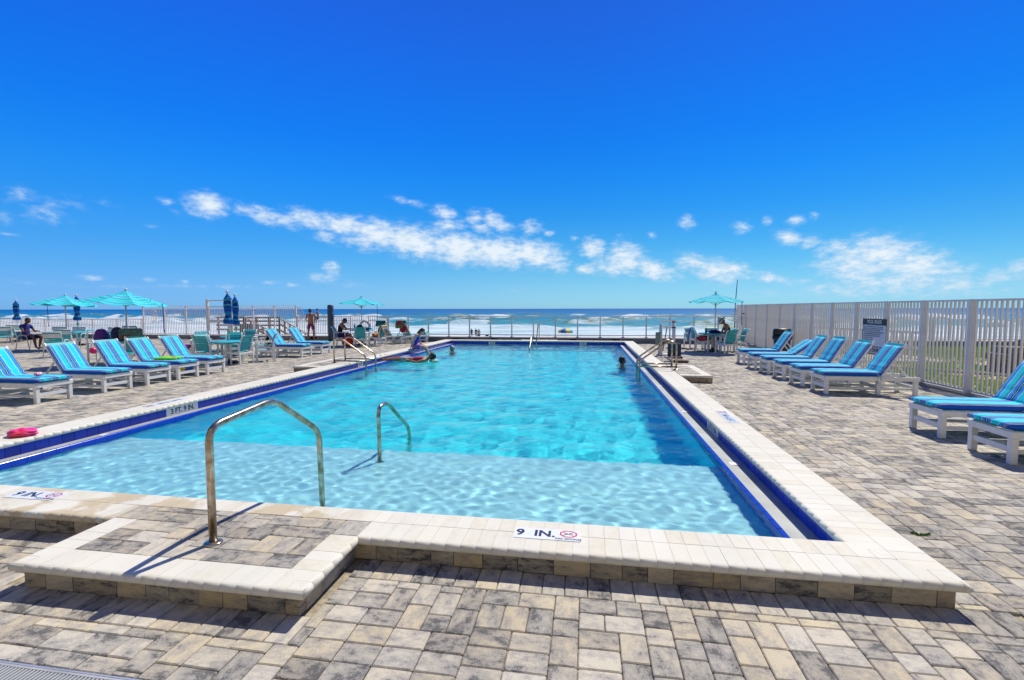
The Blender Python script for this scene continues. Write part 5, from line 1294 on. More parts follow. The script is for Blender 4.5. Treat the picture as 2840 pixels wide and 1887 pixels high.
def person(loc, rz, label, P, skin_m, s=1., female=False, hair=None, face_dir=(0, 1, 0), top=None, bottom=None, hat=None, hands=True, longhair=False, bottom_len=.55, dress=None, group=None):
    """P: joints in the person's frame (metres, facing +y): pel che nec hea sL sR eL eR wL wR hL hR kL kR aL aR tL tR"""
    t = empty('person', loc, rz, label, 'person', group); q = {k: tuple(c * s for c in v) for k, v in P.items()}
    S = lambda r_: r_ * s
    V = []; E = []; ix = {}
    def add(n, p, r_, par=None):
        V.append((*p, r_)); ix[n] = len(V) - 1
        if par: E.append((ix[par], ix[n]))
    add('pel', q['pel'], (S(.145), S(.105))); add('bel', lerp(q['pel'], q['che'], .45), (S(.125), S(.095)), 'pel'); add('che', q['che'], (S(.15), S(.105)), 'bel')
    add('nb', lerp(q['che'], q['nec'], .65), (S(.085), S(.07)), 'che'); add('nec', q['nec'], S(.055), 'nb'); add('hb', lerp(q['nec'], q['hea'], .7), S(.055), 'nec')
    for d in 'LR':
        add('s' + d, q['s' + d], S(.062), 'nb'); add('ue' + d, lerp(q['s' + d], q['e' + d], .5), S(.048), 's' + d); add('e' + d, q['e' + d], S(.039), 'ue' + d); add('fa' + d, lerp(q['e' + d], q['w' + d], .4), S(.037), 'e' + d); add('w' + d, q['w' + d], S(.025), 'fa' + d)
        add('h' + d, q['h' + d], S(.095), 'pel'); add('th' + d, lerp(q['h' + d], q['k' + d], .5), S(.078), 'h' + d); add('k' + d, q['k' + d], S(.054), 'th' + d); add('ca' + d, lerp(q['k' + d], q['a' + d], .35), S(.056), 'k' + d)
        add('a' + d, q['a' + d], S(.035), 'ca' + d); add('f' + d, lerp(q['a' + d], q['t' + d], .6), (S(.042), S(.03)), 'a' + d); add('t' + d, q['t' + d], (S(.035), S(.016)), 'f' + d)
    me = skin_mesh(V, E)
    bm = bmesh.new(); bm.from_mesh(me)
    # head with brow, nose, chin, ears; hands with five fingers
    fd = Vector(face_dir).normalized(); hz = Vector((0, 0, 1)); sd = fd.cross(hz)
    if sd.length < .1: sd = Vector((1, 0, 0))
    sd.normalize(); up_ = sd.cross(fd); hc = Vector(q['hea'])
    HM = Matrix((sd, fd, up_)).transposed().to_4x4(); HM.translation = hc
    def hd(d):
        m = 1.0
        if d.y > .2 and d.z < -.3: m += .05
        if d.z < -.5: m -= .10 * (1 - max(0, d.y))
        return m
    hb = MB(); hb.ell((0, 0, 0), (S(.075), S(.095), S(.115)), nu=20, nv=14, M=HM, disp=hd)
    hb.ell((0, S(.098), S(-.012)), (S(.013), S(.018), S(.022)), nu=8, nv=6, M=HM); hb.ell((0, S(.088), S(-.058)), (S(.024), S(.010), S(.010)), nu=8, nv=6, M=HM)
    for e_ in (-1, 1): hb.ell((e_ * S(.076), S(-.005), S(-.01)), (S(.012), S(.02), S(.03)), nu=8, nv=6, M=HM)
    if hands:
        for d in 'LR':
            wv_ = Vector(q['w' + d]); fa = (wv_ - Vector(q['e' + d])).normalized(); sid = fa.cross(Vector((0, 0, 1)))
            if sid.length < .1: sid = Vector((1, 0, 0))
            sid.normalize(); nn = sid.cross(fa); pc = wv_ + fa * S(.045)
            PM = Matrix((sid, fa, nn)).transposed().to_4x4(); PM.translation = pc
            hb.ell((0, 0, 0), (S(.04), S(.052), S(.016)), nu=10, nv=6, M=PM)
            for i, (ox, ln) in enumerate(((-.028, .062), (-.010, .074), (.010, .070), (.027, .055))):
                b0 = pc + sid * S(ox) + fa * S(.035)
                hb.tube([b0, b0 + fa * S(ln * .5) - nn * S(.006), b0 + fa * S(ln * .85) - nn * S(.03), b0 + fa * S(ln) - nn * S(.045)], [S(.010), S(.0095), S(.0085), S(.006)], 6)
            sg = 1 if d == 'L' else -1; b0 = pc + sid * S(.035 * sg) - fa * S(.02); hb.tube([b0, b0 + sid * S(.03 * sg) + fa * S(.02), b0 + sid * S(.035 * sg) + fa * S(.05)], [S(.012), S(.010), S(.007)], 6)
    hm = hb.mesh('tmp', skin_m); bm.from_mesh(hm); me2 = bpy.data.meshes.new('body'); bm.to_mesh(me2); bm.free(); me2.materials.append(skin_m); me2.polygons.foreach_set('use_smooth', [True] * len(me2.polygons))
    link('body', me2, t)
    ey = MB()
    for e_ in (-1, 1): ey.ell((e_ * S(.03), S(.084), S(.012)), (S(.011), S(.007), S(.006)), nu=8, nv=6, M=HM)
    ey.build('eyes', hair_m, t)
    if hair:
        h_ = MB(); h_.ell((0, S(-.014), S(.022)), (S(.083), S(.100), S(.112)), nu=18, nv=12, M=HM, disp=lambda d: (1.03 + .02 * math.sin(d.x * 30) * math.sin(d.y * 24)) if (d.y < .35 or d.z > .42) else .82)
        if longhair: h_.ell((0, S(-.075), S(-.09)), (S(.075), S(.05), S(.17)), nu=14, nv=10, M=HM)
        h_.build('hair', hair, t)
    if hat == 'straw':
        sm = pmat('pale_straw', (.62, .58, .52), .8, var=.08, scale=30)
        h_ = MB().lathe([(.19, -.01), (.195, 0), (.12, .02), (.088, .03), (.083, .10), (.06, .125), (.01, .12)], 24, M=HM @ Matrix.Translation((0, 0, .045)) @ Matrix.Rotation(R(-6), 4, 'X')); h_.build('sun_hat', sm, t)
        MB().lathe([(.092, .035), (.091, .065)], 24, M=HM @ Matrix.Translation((0, 0, .045)) @ Matrix.Rotation(R(-6), 4, 'X')).build('hat_band', black, t)
    if hat == 'cap' or hat == 'cap_red':
        cm = pmat('dark_cap_cloth', (.03, .03, .035), .8)
        MB().ell((0, S(-.01), S(.035)), (S(.088), S(.105), S(.10)), nu=16, nv=10, M=HM, disp=lambda d: 1 if d.z > -.1 else .8).add([(S(x), S(y), S(z)) for x, y, z in ((-.065, .07, .045), (.065, .07, .045), (.05, .165, .03), (-.05, .165, .03), (-.065, .07, .055), (.065, .07, .055), (.05, .165, .037), (-.05, .165, .037))],
            [(3, 2, 1, 0), (4, 5, 6, 7), (0, 1, 5, 4), (1, 2, 6, 5), (2, 3, 7, 6), (3, 0, 4, 7)], M=HM).build('cap', cm, t)
    if top:
        m_, slv = top; Vt = [(*lerp(q['pel'], q['che'], .12), (S(.158), S(.118))), (*lerp(q['pel'], q['che'], .5), (S(.142), S(.112))), (*q['che'], (S(.165), S(.122))), (*lerp(q['che'], q['nec'], .62), (S(.098), S(.082)))]; Et = [(0, 1), (1, 2), (2, 3)]
        for d in 'LR':
            b = len(Vt)
            if slv > 0: Vt += [(*q['s' + d], S(.075)), (*lerp(q['s' + d], q['e' + d], slv), S(.060))]; Et += [(3, b), (b, b + 1)]
            else: Vt += [(*lerp(q['nec'], q['s' + d], .55), S(.05))]; Et += [(3, b)]
        mt = skin_mesh(Vt, Et); mt.materials.append(m_); link('shirt', mt, t)
    if bottom:
        Vb = [(*lerp(q['pel'], q['che'], .12), (S(.158), S(.122))), (*q['pel'], (S(.16), S(.128)))]; Eb = [(0, 1)]
        for d in 'LR': b = len(Vb); Vb += [(*q['h' + d], S(.112)), (*lerp(q['h' + d], q['k' + d], .45), S(.100)), (*lerp(q['h' + d], q['k' + d], bottom_len + .2), S(.092))]; Eb += [(1, b), (b, b + 1), (b + 1, b + 2)]
        mt = skin_mesh(Vb, Eb); mt.materials.append(bottom); link('shorts', mt, t)
    return t
def pose(**k):
    P = dict(pel=(0, 0, .93), che=(0, 0, 1.28), nec=(0, 0, 1.46), hea=(0, .02, 1.62), sL=(-.18, 0, 1.41), sR=(.18, 0, 1.41), eL=(-.24, 0, 1.12), eR=(.24, 0, 1.12), wL=(-.25, .05, .87), wR=(.25, .05, .87),
             hL=(-.09, 0, .90), hR=(.09, 0, .90), kL=(-.10, .02, .50), kR=(.10, .02, .50), aL=(-.10, 0, .07), aR=(.10, 0, .07), tL=(-.12, .17, .025), tR=(.12, .17, .025)); P.update(k); return P
SIT = pose(pel=(0, -.08, .50), che=(0, -.14, .86), nec=(0, -.10, 1.03), hea=(0, -.02, 1.16), sL=(-.18, -.12, .98), sR=(.18, -.12, .98), eL=(-.23, .02, .74), eR=(.23, .02, .74), wL=(-.14, .24, .76), wR=(.14, .24, .76),
           hL=(-.09, -.05, .47), hR=(.09, -.05, .47), kL=(-.11, .38, .52), kR=(.11, .38, .52), aL=(-.11, .40, .09), aR=(.11, .42, .09), tL=(-.12, .57, .03), tR=(.12, .59, .03))
navyc = pmat('navy_cloth', (.012, .014, .10), .85, var=.1, scale=9); blackc = pmat('black_cloth', (.012, .012, .016), .9); royal = pmat('royal_blue_swimsuit', (.015, .02, .75), .5, var=.2, scale=18)
bluec = pmat('blue_shirt_cloth', (.02, .03, .24), .85, var=.1, scale=9)
trunks = pmat('patterned_swim_trunks', (.012, .03, .15), .7, scale=15, col2=(.30, .03, .12), detail=1)
tealsh = pmat('grey_teal_board_shorts', (.03, .13, .15), .6, scale=14, col2=(.45, .55, .55), detail=2); mag = pmat('magenta_top', (.40, .02, .10), .6)
# man at the railing, back to the camera, child on his right arm
mx0, my0 = -14.22, 22.95
man = person((mx0, my0, 0), dirz(-.30, .95), 'bare-chested man in patterned trunks standing at the railing holding a small child', pose(hea=(-.03, .03, 1.62), eR=(.30, .08, 1.15), wR=(.16, .30, 1.16), eL=(-.27, .06, 1.12), wL=(-.12, .26, 1.05), kL=(-.14, .02, .5), kR=(.13, .02, .5), aL=(-.16, 0, .07), aR=(.15, 0, .07), tL=(-.2, .17, .025), tR=(.2, .17, .025)),
             skin_tan, hair=hair_m, face_dir=(-.2, 1, -.2), bottom=trunks, s=.95)
person((mx0 + .30, my0 + .30, .88), dirz(-.1, .99), 'small child carried on the arm of the man at the railing', {k: tuple(c * .43 for c in v) for k, v in pose(pel=(0, -.05, .55), che=(0, -.05, .95), nec=(0, -.03, 1.15), hea=(0, 0, 1.42), sL=(-.18, -.03, 1.1), sR=(.18, -.03, 1.1), eL=(-.24, .1, .9), eR=(.24, .1, .9), wL=(-.2, .3, .9), wR=(.2, .3, .9), hL=(-.1, 0, .5), hR=(.1, 0, .5), kL=(-.22, .25, .35), kR=(.22, .25, .35), aL=(-.2, .2, .05), aR=(.2, .2, .05), tL=(-.2, .35, 0), tR=(.2, .35, 0)).items()},
       skin_tan, s=1., hair=hair_br, hands=False, top=(pmat('grey_toddler_shirt', (.35, .36, .42), .8), .3)) if False else None
def scaled(P, f): return {k: tuple(c * f for c in v) for k, v in P.items()}
def child(loc, rz, label, P, s, **k):
    P2 = dict(P); hx = Vector(P['hea']); return person(loc, rz, label, P2, k.pop('skin'), s=s, **k)
child((mx0 + .27, my0 + .20, 1.02 + .02), dirz(-.5, -.8), 'small child carried on the arm of the man at the railing', pose(pel=(0, -.05, .25), che=(0, -.03, .68), nec=(0, 0, .88), hea=(0, .03, 1.14), sL=(-.18, 0, .84), sR=(.18, 0, .84), eL=(-.26, .12, .66), eR=(.26, .12, .66), wL=(-.2, .34, .7), wR=(.2, .34, .7), hL=(-.1, 0, .2), hR=(.1, 0, .2), kL=(-.22, .28, .12), kR=(.22, .28, .12), aL=(-.2, .22, -.22), aR=(.2, .22, -.22), tL=(-.2, .38, -.25), tR=(.2, .38, -.25)), .50,
      skin=skin_tan, hair=hair_br, top=(pmat('grey_toddler_shirt', (.35, .36, .42), .8), .3), bottom=navyc, hands=False)
# seated man in blue, left
person((-22.75, 16.35, 0), dirz(1, .1), 'seated man with shaven head in blue shirt and shorts, seen in profile', pose(**{**SIT, 'hea': (0, .0, 1.18), 'kL': (-.12, .42, .56), 'kR': (.12, .34, .55), 'aL': (-.12, .30, .09), 'aR': (.12, .42, .09), 'tL': (-.13, .47, .03), 'tR': (.13, .60, .03)}),
       skin_dark, hair=pmat('cropped_grey_hair', (.06, .05, .045), .8), face_dir=(0, 1, -.25), top=(bluec, .55), bottom=navyc, bottom_len=.7)
# reader in cap at the table by the blue post
person((-10.78, 19.75, 0), dirz(.95, .25), 'seated person in dark cap and black tank top reading beside the blue post', pose(**{**SIT, 'che': (0, -.02, .84), 'nec': (0, .06, 1.0), 'hea': (0, .15, 1.10), 'sL': (-.18, .02, .95), 'sR': (.18, .02, .95), 'eL': (-.22, .18, .74), 'eR': (.22, .18, .74), 'wL': (-.12, .42, .76), 'wR': (.12, .42, .76)}),
       skin_tan, hair=hair_m, face_dir=(0, 1, -.9), top=(blackc, 0), bottom=navyc, hat='cap', bottom_len=.6)
# person in straw hat on the right
person((5.22, 19.32, 0), dirz(-1, .0), 'seated person in straw sun hat and black tank top looking at a phone', pose(**{**SIT, 'che': (0, -.06, .86), 'nec': (0, .04, 1.03), 'hea': (0, .14, 1.14), 'sL': (-.18, -.02, .98), 'sR': (.18, -.02, .98), 'eL': (-.23, .08, .73), 'eR': (.23, .08, .73), 'wL': (-.10, .30, .72), 'wR': (.10, .32, .72)}),
       skin_tan, hair=hair_br, face_dir=(0, 1, -1.1), top=(blackc, 0), bottom=navyc, hat='straw', bottom_len=.75)
# woman sitting on the left coping, feet in the water
person((-6.36, 16.95, -.28), dirz(1, .15), 'auburn haired woman in bright blue swimsuit sitting on the pool edge, feet in the water', pose(**{**SIT, 'pel': (0, -.02, .545), 'che': (0, .10, .86), 'nec': (0, .20, 1.00), 'hea': (0, .30, 1.08), 'sL': (-.17, .14, .96), 'sR': (.17, .14, .96), 'eL': (-.24, .16, .66), 'eR': (.24, .0, .70), 'wL': (-.16, .40, .50), 'wR': (.26, -.08, .48), 'hL': (-.09, .02, .53), 'hR': (.09, .02, .53), 'kL': (-.12, .44, .52), 'kR': (.12, .44, .52), 'aL': (-.12, .52, .14), 'aR': (.12, .58, .16), 'tL': (-.12, .68, .10), 'tR': (.12, .74, .12)}),
       skin_fair, hair=hair_br, face_dir=(0, 1, -.8), top=(royal, 0), bottom=pmat('purple_print_shorts', (.03, .02, .30), .7, scale=16, col2=(.4, .2, .5)), longhair=True, bottom_len=.45)
# floating person on the back, feet towards the left edge
FLO = pose(pel=(0, 0, .02), che=(0, .36, .03), nec=(0, .55, .06), hea=(0, .70, .14), sL=(-.18, .47, .03), sR=(.18, .47, .03), eL=(-.32, .30, -.02), eR=(.32, .30, -.02), wL=(-.30, .05, .05), wR=(.30, .05, .05), hL=(-.09, -.05, .02), hR=(.09, -.05, .02), kL=(-.14, -.45, .06), kR=(.14, -.45, .05), aL=(-.16, -.86, .03), aR=(.20, -.86, .04), tL=(-.16, -.93, .19), tR=(.20, -.93, .20))
person((-5.55, 14.46, WZ + .03), dirz(.99, .02), 'person in black cap and board shorts floating on the back in the pool', FLO, skin_tan, hair=hair_m, face_dir=(0, -.5, .85), top=(mag, 0), bottom=tealsh, hat='cap', bottom_len=.5)
ring_ = MB().tube([(-4.78 + .11 * math.cos(k * PI / 8), 14.46 + .13 * math.sin(k * PI / 8), WZ + .03) for k in range(16)], .042, 8, closed=True); tag(ring_.build('float_cushion', pmat('green_white_float', (.10, .38, .25), .4, scale=14, col2=(.7, .75, .7), detail=1)), 'small green and white float under the head of the floating person', 'pool float')
# swimmers: shoulders and head above the water
DEEPP = pose()
person((-5.18, 17.97, WZ - 1.50), dirz(-.6, -.8), 'swimmer in white patterned head cloth splashing near the far pool corner', pose(eL=(-.36, .15, 1.36), wL=(-.5, .35, 1.5), eR=(.30, .1, 1.2)), skin_tan, hair=pmat('white_blue_cloth', (.55, .68, .78), .7, scale=12, col2=(.1, .15, .3)), face_dir=(0, 1, -.2), top=(blackc, .6), bottom=navyc)
person((1.02, 14.5, WZ - 1.50), dirz(.8, .5), 'dark haired swimmer with only head and hand above the water, near the right ladder', pose(eR=(.30, .25, 1.42), wR=(.27, .46, 1.60)), skin_tan, hair=hair_m, face_dir=(.3, 1, 0), bottom=navyc)
spl = MB(); rg = random.Random(8)
for k in range(240): a = rg.gauss(0, 1); r_ = rg.uniform(.004, .012); spl.ell((-5.75 + rg.gauss(0, .26), 17.75 + rg.gauss(0, .12), WZ + abs(rg.gauss(0, .075))), (r_, r_, r_), nu=5, nv=4)
tag(spl.build('water_splash', pmat('white_splash', (.85, .9, .92), .3)), 'white water splash kicked up beside the far swimmer', 'splash', kind='stuff')
# people and things on the beach
def beach_person(x, y, z, label, m1, m2, **k): person((x, y, z), k.get('rz', 0), label, pose(), skin_dark, hair=hair_m, top=(m1, .5), bottom=m2, hands=False)
beach_person(-19.65, 80, -3.50, 'leftmost dark figure standing on the beach beyond the railing', blackc, blackc)
beach_person(-19.0, 80.5, -3.50, 'middle dark figure standing on the beach beyond the railing', blackc, navyc)
beach_person(-18.15, 79, -3.50, 'figure in pale clothes on the beach, right of the two dark figures', pmat('tan_cloth', (.45, .32, .2), .8), blackc)
def beach_seat(x, y, z, label, m):
    t = empty('beach_chair', (x, y, z), rnd.uniform(-.4, .4), label, 'beach chair'); MB().box((-.3, -.3, .22), (.3, .3, .27)).build('seat', m, t); MB().bar((0, .28, .25), (0, .5, .8), .6, .03).build('backrest', m, t)
    for sx in (-.28, .28): MB().tube([(sx, -.28, 0), (sx, -.28, .4), (sx, .35, .42), (sx, .30, 0)], .015, 5).build('side_frame', alu, t)
beach_seat(-16.9, 79, -3.5, 'dark beach chair right of the three figures on the beach', black); beach_seat(-18.2, 78, -3.5, 'blue beach chair at the feet of the figure in pale clothes', pmat('blue_sling', (.03, .10, .25), .7))
bu = empty('beach_parasol', (-3.25, 72, -3.52), 0, 'yellow and blue beach parasol standing on the sand beyond the railing', 'beach parasol')
yl = pmat('yellow_panel', (.85, .62, .01), .6); bl_ = pmat('blue_panel', (.01, .15, .62), .6); lb_ = pmat('light_blue_panel', (.03, .40, .62), .6)
MB().tube([(0, 0, 0), (0, 0, 2.2)], .02, 6).build('pole', white_pt2, bu)
for k in range(8):
    a0, a1 = 2 * PI * k / 8 + .1, 2 * PI * (k + 1) / 8 + .1; P_ = []
    for j in range(7):
        ph = R(4 + 76 * j / 6); r_ = 1.12 * math.sin(ph); z = 1.58 + .62 * math.cos(ph); P_.append([(r_ * math.cos(a), r_ * math.sin(a), z) for a in (a0, a0 * .66 + a1 * .34, a0 * .34 + a1 * .66, a1)])
    P_.append([(1.10 * math.cos(a), 1.10 * math.sin(a), 1.52) for a in (a0, a0 * .66 + a1 * .34, a0 * .34 + a1 * .66, a1)])
    MB().sheet(P_).build('panel', (yl, bl_, yl, lb_)[k % 4], bu)
for x, y, lb in ((-4.1, 71, 'pale beach lounger left of the yellow and blue parasol'), (-2.6, 71, 'pale beach mat right of the yellow and blue parasol pole'), (-.9, 72, 'rightmost pale item lying on the sand by the beach parasol')):
    MB().box((x - .5, y - .3, -3.50), (x + .5, y + .3, -3.1), bev=.08)
    tag(MB().box((-.45, -.3, 0), (.45, .3, .3), bev=.09).build('beach_lounger', pmat('dull_pink_sling', (.40, .30, .32), .8), None, (x, y, -3.5)), lb, 'beach lounger')

# ================================================================== SMALL THINGS
# pool rules sign
sg = empty('pool_rules_sign', (7.155, 13.345, 0), 0, 'white POOL RULES sign with black header hung on the right fence', 'sign')
MB().box((-.008, -.515, .475), (0, .515, 1.375)).build('sign_board', pmat('sign_white', (.74, .75, .80), .4, var=.02), sg)
MB().box((-.0105, -.515, 1.215), (-.0085, .515, 1.375)).box((-.0105, -.515, .475), (-.0085, .515, .50)).box((-.0105, -.515, .50), (-.0085, -.495, 1.215)).box((-.0105, .495, .50), (-.0085, .515, 1.215)).build('sign_border', black, sg)
def sgt(s, size, y, z, mat, bold=.02, sx=1.): return put_text(s, size, frame((-.0115, y, z), (0, -1, 0), (0, 0, 1)), mat, sg, bold, sx)
sgt('POOL RULES', .125, 0, 1.295, pmat('sign_print_white', (.8, .8, .8), .5), .03, .86)
lines = [('1.  NO FOOD OR BEVERAGES IN THE POOL OR ON THE WET DECK.', 1.17), ('COMMERCIALLY BOTTLED WATER IN PLASTIC BOTTLES IS ALLOWED', 1.125), ('ON THE POOL WET DECK FOR POOL PATRON HYDRATION.', 1.08), ('2.  NO GLASS OR ANIMALS IN THE FENCED POOL AREA, EXCEPT FOR', 1.03),
         ('SERVICE ANIMALS AS DEFINED BY FLORIDA STATUTES. ALL', .985), ('ANIMALS ARE PROHIBITED TO ENTER THE POOL WATER.', .94), ('3.  BATHING LOAD: 47 PERSONS.', .89), ('4.  POOL HOURS: Dawn To Dusk', .84), ('5.  SHOWER BEFORE ENTERING.', .79)]
for s_, z in lines: sgt(s_, .034, .47 - .0145 * len(s_) * .5 - .02, z, black, .02, .80)
sgt('POOL MAXIMUM DEPTH IS 5 FEET 0 INCHES', .05, -.02, .665, black, .02, .8); sgt('NO DIVING', .13, -.04, .575, black, .03, .95)
for y in (-.45, .45): 
    for z in (.55, 1.2): MB().ell((-.012, y, z), (.006, .012, .012), nu=8, nv=6).build('sign_bolt', steel, sg)
# bin with hood
bn = empty('waste_bin', (6.70, 17.9, 0), 0, 'black waste bin with hooded lid standing against the right fence', 'bin')
dk = pmat('grey_bin_plastic', (.045, .055, .07), .5); MB().lathe([(.22, 0), (.27, .62)], 24).build('bin_body', dk, bn)
MB().lathe([(.30, .56), (.31, .60), (.31, .68), (.29, .70)], 24).build('bin_rim', black, bn)
MB().lathe([(.27, .70), (.28, .90), (.26, .93), (.10, .95)], 24).box((-.30, -.02, .72), (-.18, .02, .88)).build('bin_hood', black, bn)
# pool lift
lf = empty('pool_lift', (0, 0, 0), 0, 'white pool access lift with a dark blue seat behind the right ladder', 'pool lift')
MB().tube([(2.53, 17.3, 0), (2.53, 17.3, 1.10)], .055, 12).build('mast', white_pt2, lf); MB().tube([(2.95, 17.2, .10), (2.95, 17.2, 1.20)], .06, 12).build('mast', white_pt2, lf)
MB().bar((2.50, 17.3, 1.19), (2.98, 17.2, 1.22), .07, .05, bev=.01).bar((2.53, 17.3, 1.02), (2.95, 17.2, .98), .05, .05, bev=.01).build('cross_arm', white_pt2, lf)
MB().bar((2.60, 17.25, .15), (2.72, 17.2, .98), .035, .035, bev=.006).build('control_lever', wood_l, lf)
for z in (.96, 1.15): MB().lathe([(.064, z), (.066, z + .01), (.064, z + .045)], 12, c=(2.95, 17.2, 0)).build('black_collar', black, lf)
MB().box((2.40, 17.15, 0), (3.1, 17.45, .06), bev=.02).lathe([(.09, .05), (.09, .30), (.06, .34)], 14, c=(2.53, 17.3, 0)).build('lift_base', white_pt2, lf)
MB().box((2.36, 17.2, .35), (2.50, 17.35, .82), bev=.03).build('canvas_cover', pmat('sage_canvas', (.20, .28, .22), .9), lf)
nv = pmat('dark_blue_seat_shell', (.012, .03, .10), .45)
MB().box((2.50, 15.55, .10), (2.90, 15.62, .56), bev=.03).build('seat_back', nv, lf); MB().box((2.50, 15.20, .10), (2.90, 15.58, .17), bev=.03).build('seat_pan', nv, lf)
MB().tube([(2.48, 15.58, .40), (2.46, 15.25, .42)], .02, 8).tube([(2.92, 15.58, .40), (2.94, 15.25, .42)], .02, 8).build('arm_bar', black, lf)
MB().box((2.62, 14.95, .02), (3.02, 15.25, .08), bev=.02).build('footrest', pmat('brown_footrest', (.09, .05, .045), .6), lf); MB().bar((2.7, 15.6, .3), (2.7, 17.1, .30), .06, .06).build('boom', white_pt2, lf)
# life ring on a stand
lr = empty('life_ring', (-11.40, 23.3, 0), 0, 'grey white life ring on a pole at the sea railing behind the left parasol', 'life ring')
MB().tube([(.25 * math.cos(k * PI / 12), .0, .76 + .25 * math.sin(k * PI / 12)) for k in range(24)], .062, 10, closed=True).build('ring', pmat('ring_foam', (.62, .60, .62), .6), lr)
for a in (45, 135, 225, 315): MB().tube([(.25 * math.cos(R(a)) + .067 * math.cos(b) * math.cos(R(a)), .069 * math.sin(b), .76 + (.25 + .067 * math.cos(b)) * math.sin(R(a))) for b in [k * PI / 5 for k in range(10)]], .012, 5, closed=True).build('ring_band', pmat('dull_red_band', (.30, .08, .07), .6), lr)
MB().tube([(0, .05, 0), (0, .05, 1.25)], .02, 8).build('stand_pole', white_pt2, lr)
hk = MB().tube(fillet([(-10.55, 23.0, 0), (-10.55, 23.0, .98), (-10.72, 23.0, 1.10), (-11.0, 23.0, 1.06)], .15, 6), .012, 6); tag(hk.build('rescue_hook', teal_strap), 'thin curved green blue rescue hook pole beside the life ring', 'rescue hook')
# unseen building added behind the camera; its sunlit front bounces light into the shadows
ht = empty('unseen_fill_building', (0, -17, 0), kind='structure')
cream = pmat('cream_render', (.62, .56, .47), .85, var=.06, scale=.4); MB().box((-42, -14, -4), (34, 0, 31)).build('facade', cream, ht)
wgl = pmat('dark_window_glass', (.03, .05, .07), .1)
fl_ = MB().box((-42, 0.01, -.18), (34, 1.7, 0)).mesh('balcony_slab', white_pt2); rl_ = MB().box((-42, 1.62, 0), (34, 1.68, 1.05)).mesh('balcony_parapet', cream); wn_ = MB().box((-1.4, .004, .1), (1.4, .03, 2.3)).mesh('balcony_door', wgl)
for f_ in range(10):
    link('balcony_slab', fl_, ht, (0, 0, 3.1 * f_ + 3)); link('balcony_parapet', rl_, ht, (0, 0, 3.1 * f_ + 3))
    for k in range(13): link('balcony_door', wn_, ht, (-38 + 5.6 * k, 0, 3.1 * f_ + 3))
# soft things
def blob(name, loc, r_, mat, label, cat, seed=0, amp=.18, rz=0., flat=True, nu=28, nv=16, group=None):
    def d(v): return 1 + amp * (math.sin(v.x * 7 + seed) * math.sin(v.y * 6 + seed * 2) + .6 * math.sin(v.z * 11 + v.x * 9 + seed) + .4 * math.sin(v.y * 21 + seed * 3))
    o = MB().ell((0, 0, 0), r_, nu=nu, nv=nv, disp=d).build(name, mat, None, loc, (0, 0, rz)); return tag(o, label, cat, group)
blob('towel', (-6.56, 4.58, CT + .035), (.14, .11, .048), pmat('hot_pink_cloth', (.90, .012, .36), .5, scale=5, col2=(.85, .05, .10), detail=1), 'crumpled hot pink cloth lying on the left coping', 'towel', 1, .16, .3)
sv = empty('swim_vest', (-9.98, 10.02, .475), R(10), 'lime green swim vest lying on the fourth striped lounger', 'swim vest')
limem = pmat('lime_vinyl', (.22, .75, .01), .35, scale=10, col2=(.35, .85, .02))
for dy in (-.10, .02, .13): MB().ell((0, dy, .0), (.30, .065, .035), nu=18, nv=10, disp=lambda v: 1 + .06 * math.sin(v.x * 9)).build('air_chamber', limem, sv)
MB().ell((.18, -.03, .02), (.05, .04, .02)).build('red_valve', red_pr, sv)
blob('toy', (-9.62, 7.02, .50), (.055, .05, .035), pmat('pink_white_toy', (.85, .12, .35), .4, scale=30, col2=(.85, .7, .75), detail=1), 'small pink and white toy on the leftmost striped lounger', 'toy', 4, .2)
def ball(loc, r_, label, cols, name='beach_ball', cat='beach ball'):
    t = empty(name, loc, R(20), label, cat)
    for k in range(6):
        a0, a1 = k * PI / 3, (k + 1) * PI / 3; P_ = []
        for j in range(9): ph = PI * j / 8; P_.append([(r_ * math.sin(ph) * math.cos(a), r_ * math.sin(ph) * math.sin(a), r_ * math.cos(ph)) for a in [a0 + (a1 - a0) * i / 4 for i in range(5)]])
        MB().sheet(P_).build('ball_panel', cols[k % len(cols)], t)
    t.rotation_euler = (R(40), R(25), R(20)); return t
bb = [pmat('ball_blue', (.02, .18, .70), .3), pmat('ball_white', (.75, .78, .80), .3), pmat('ball_red', (.75, .02, .02), .3), pmat('ball_yellow', (.8, .6, .02), .3), pmat('ball_green', (.03, .6, .15), .3), pmat('ball_cyan', (.02, .5, .65), .3)]
ball((-10.0, 10.55, .19), .19, 'blue, white and red beach ball on the pavers under the loungers', [bb[0], bb[0], bb[1], bb[2], bb[3]])
ball((-8.05, 22.75, .30), .30, 'large multicoloured beach ball behind the woman in blue', [bb[4], bb[5], bb[3], bb[2], bb[0], bb[1]])
ball((-13.35, 11.1, .52), .09, 'small hot pink ball behind the third striped lounger', [pmat('ball_pink', (.85, .01, .16), .35)])
def backpack(loc, rz, label, mat, tilt=0, s=1.):
    t = empty('backpack', loc, rz, label, 'backpack'); t.rotation_euler = (tilt, 0, rz)
    MB().ell((0, 0, .22 * s), (.17 * s, .11 * s, .25 * s), nu=20, nv=14, disp=lambda d: 1 + .10 * abs(math.sin(d.x * 3)) + .03 * math.sin(d.z * 9)).build('pack_body', mat, t)
    MB().ell((0, -.09 * s, .14 * s), (.13 * s, .06 * s, .12 * s), nu=16, nv=10).build('front_pocket', mat, t)
    for sx in (-.09, .09): MB().tube([(sx * s, .08 * s, .42 * s), (sx * s * 1.5, .20 * s, .30 * s), (sx * s * 1.6, .19 * s, .12 * s), (sx * s * 1.2, .09 * s, .02 * s)], .018 * s, 6).build('shoulder_strap', mat, t)
    MB().tube([(-.03, .04, .46 * s), (0, .05, .52 * s), (.03, .04, .46 * s)], .008, 5).build('grab_loop', mat, t); return t
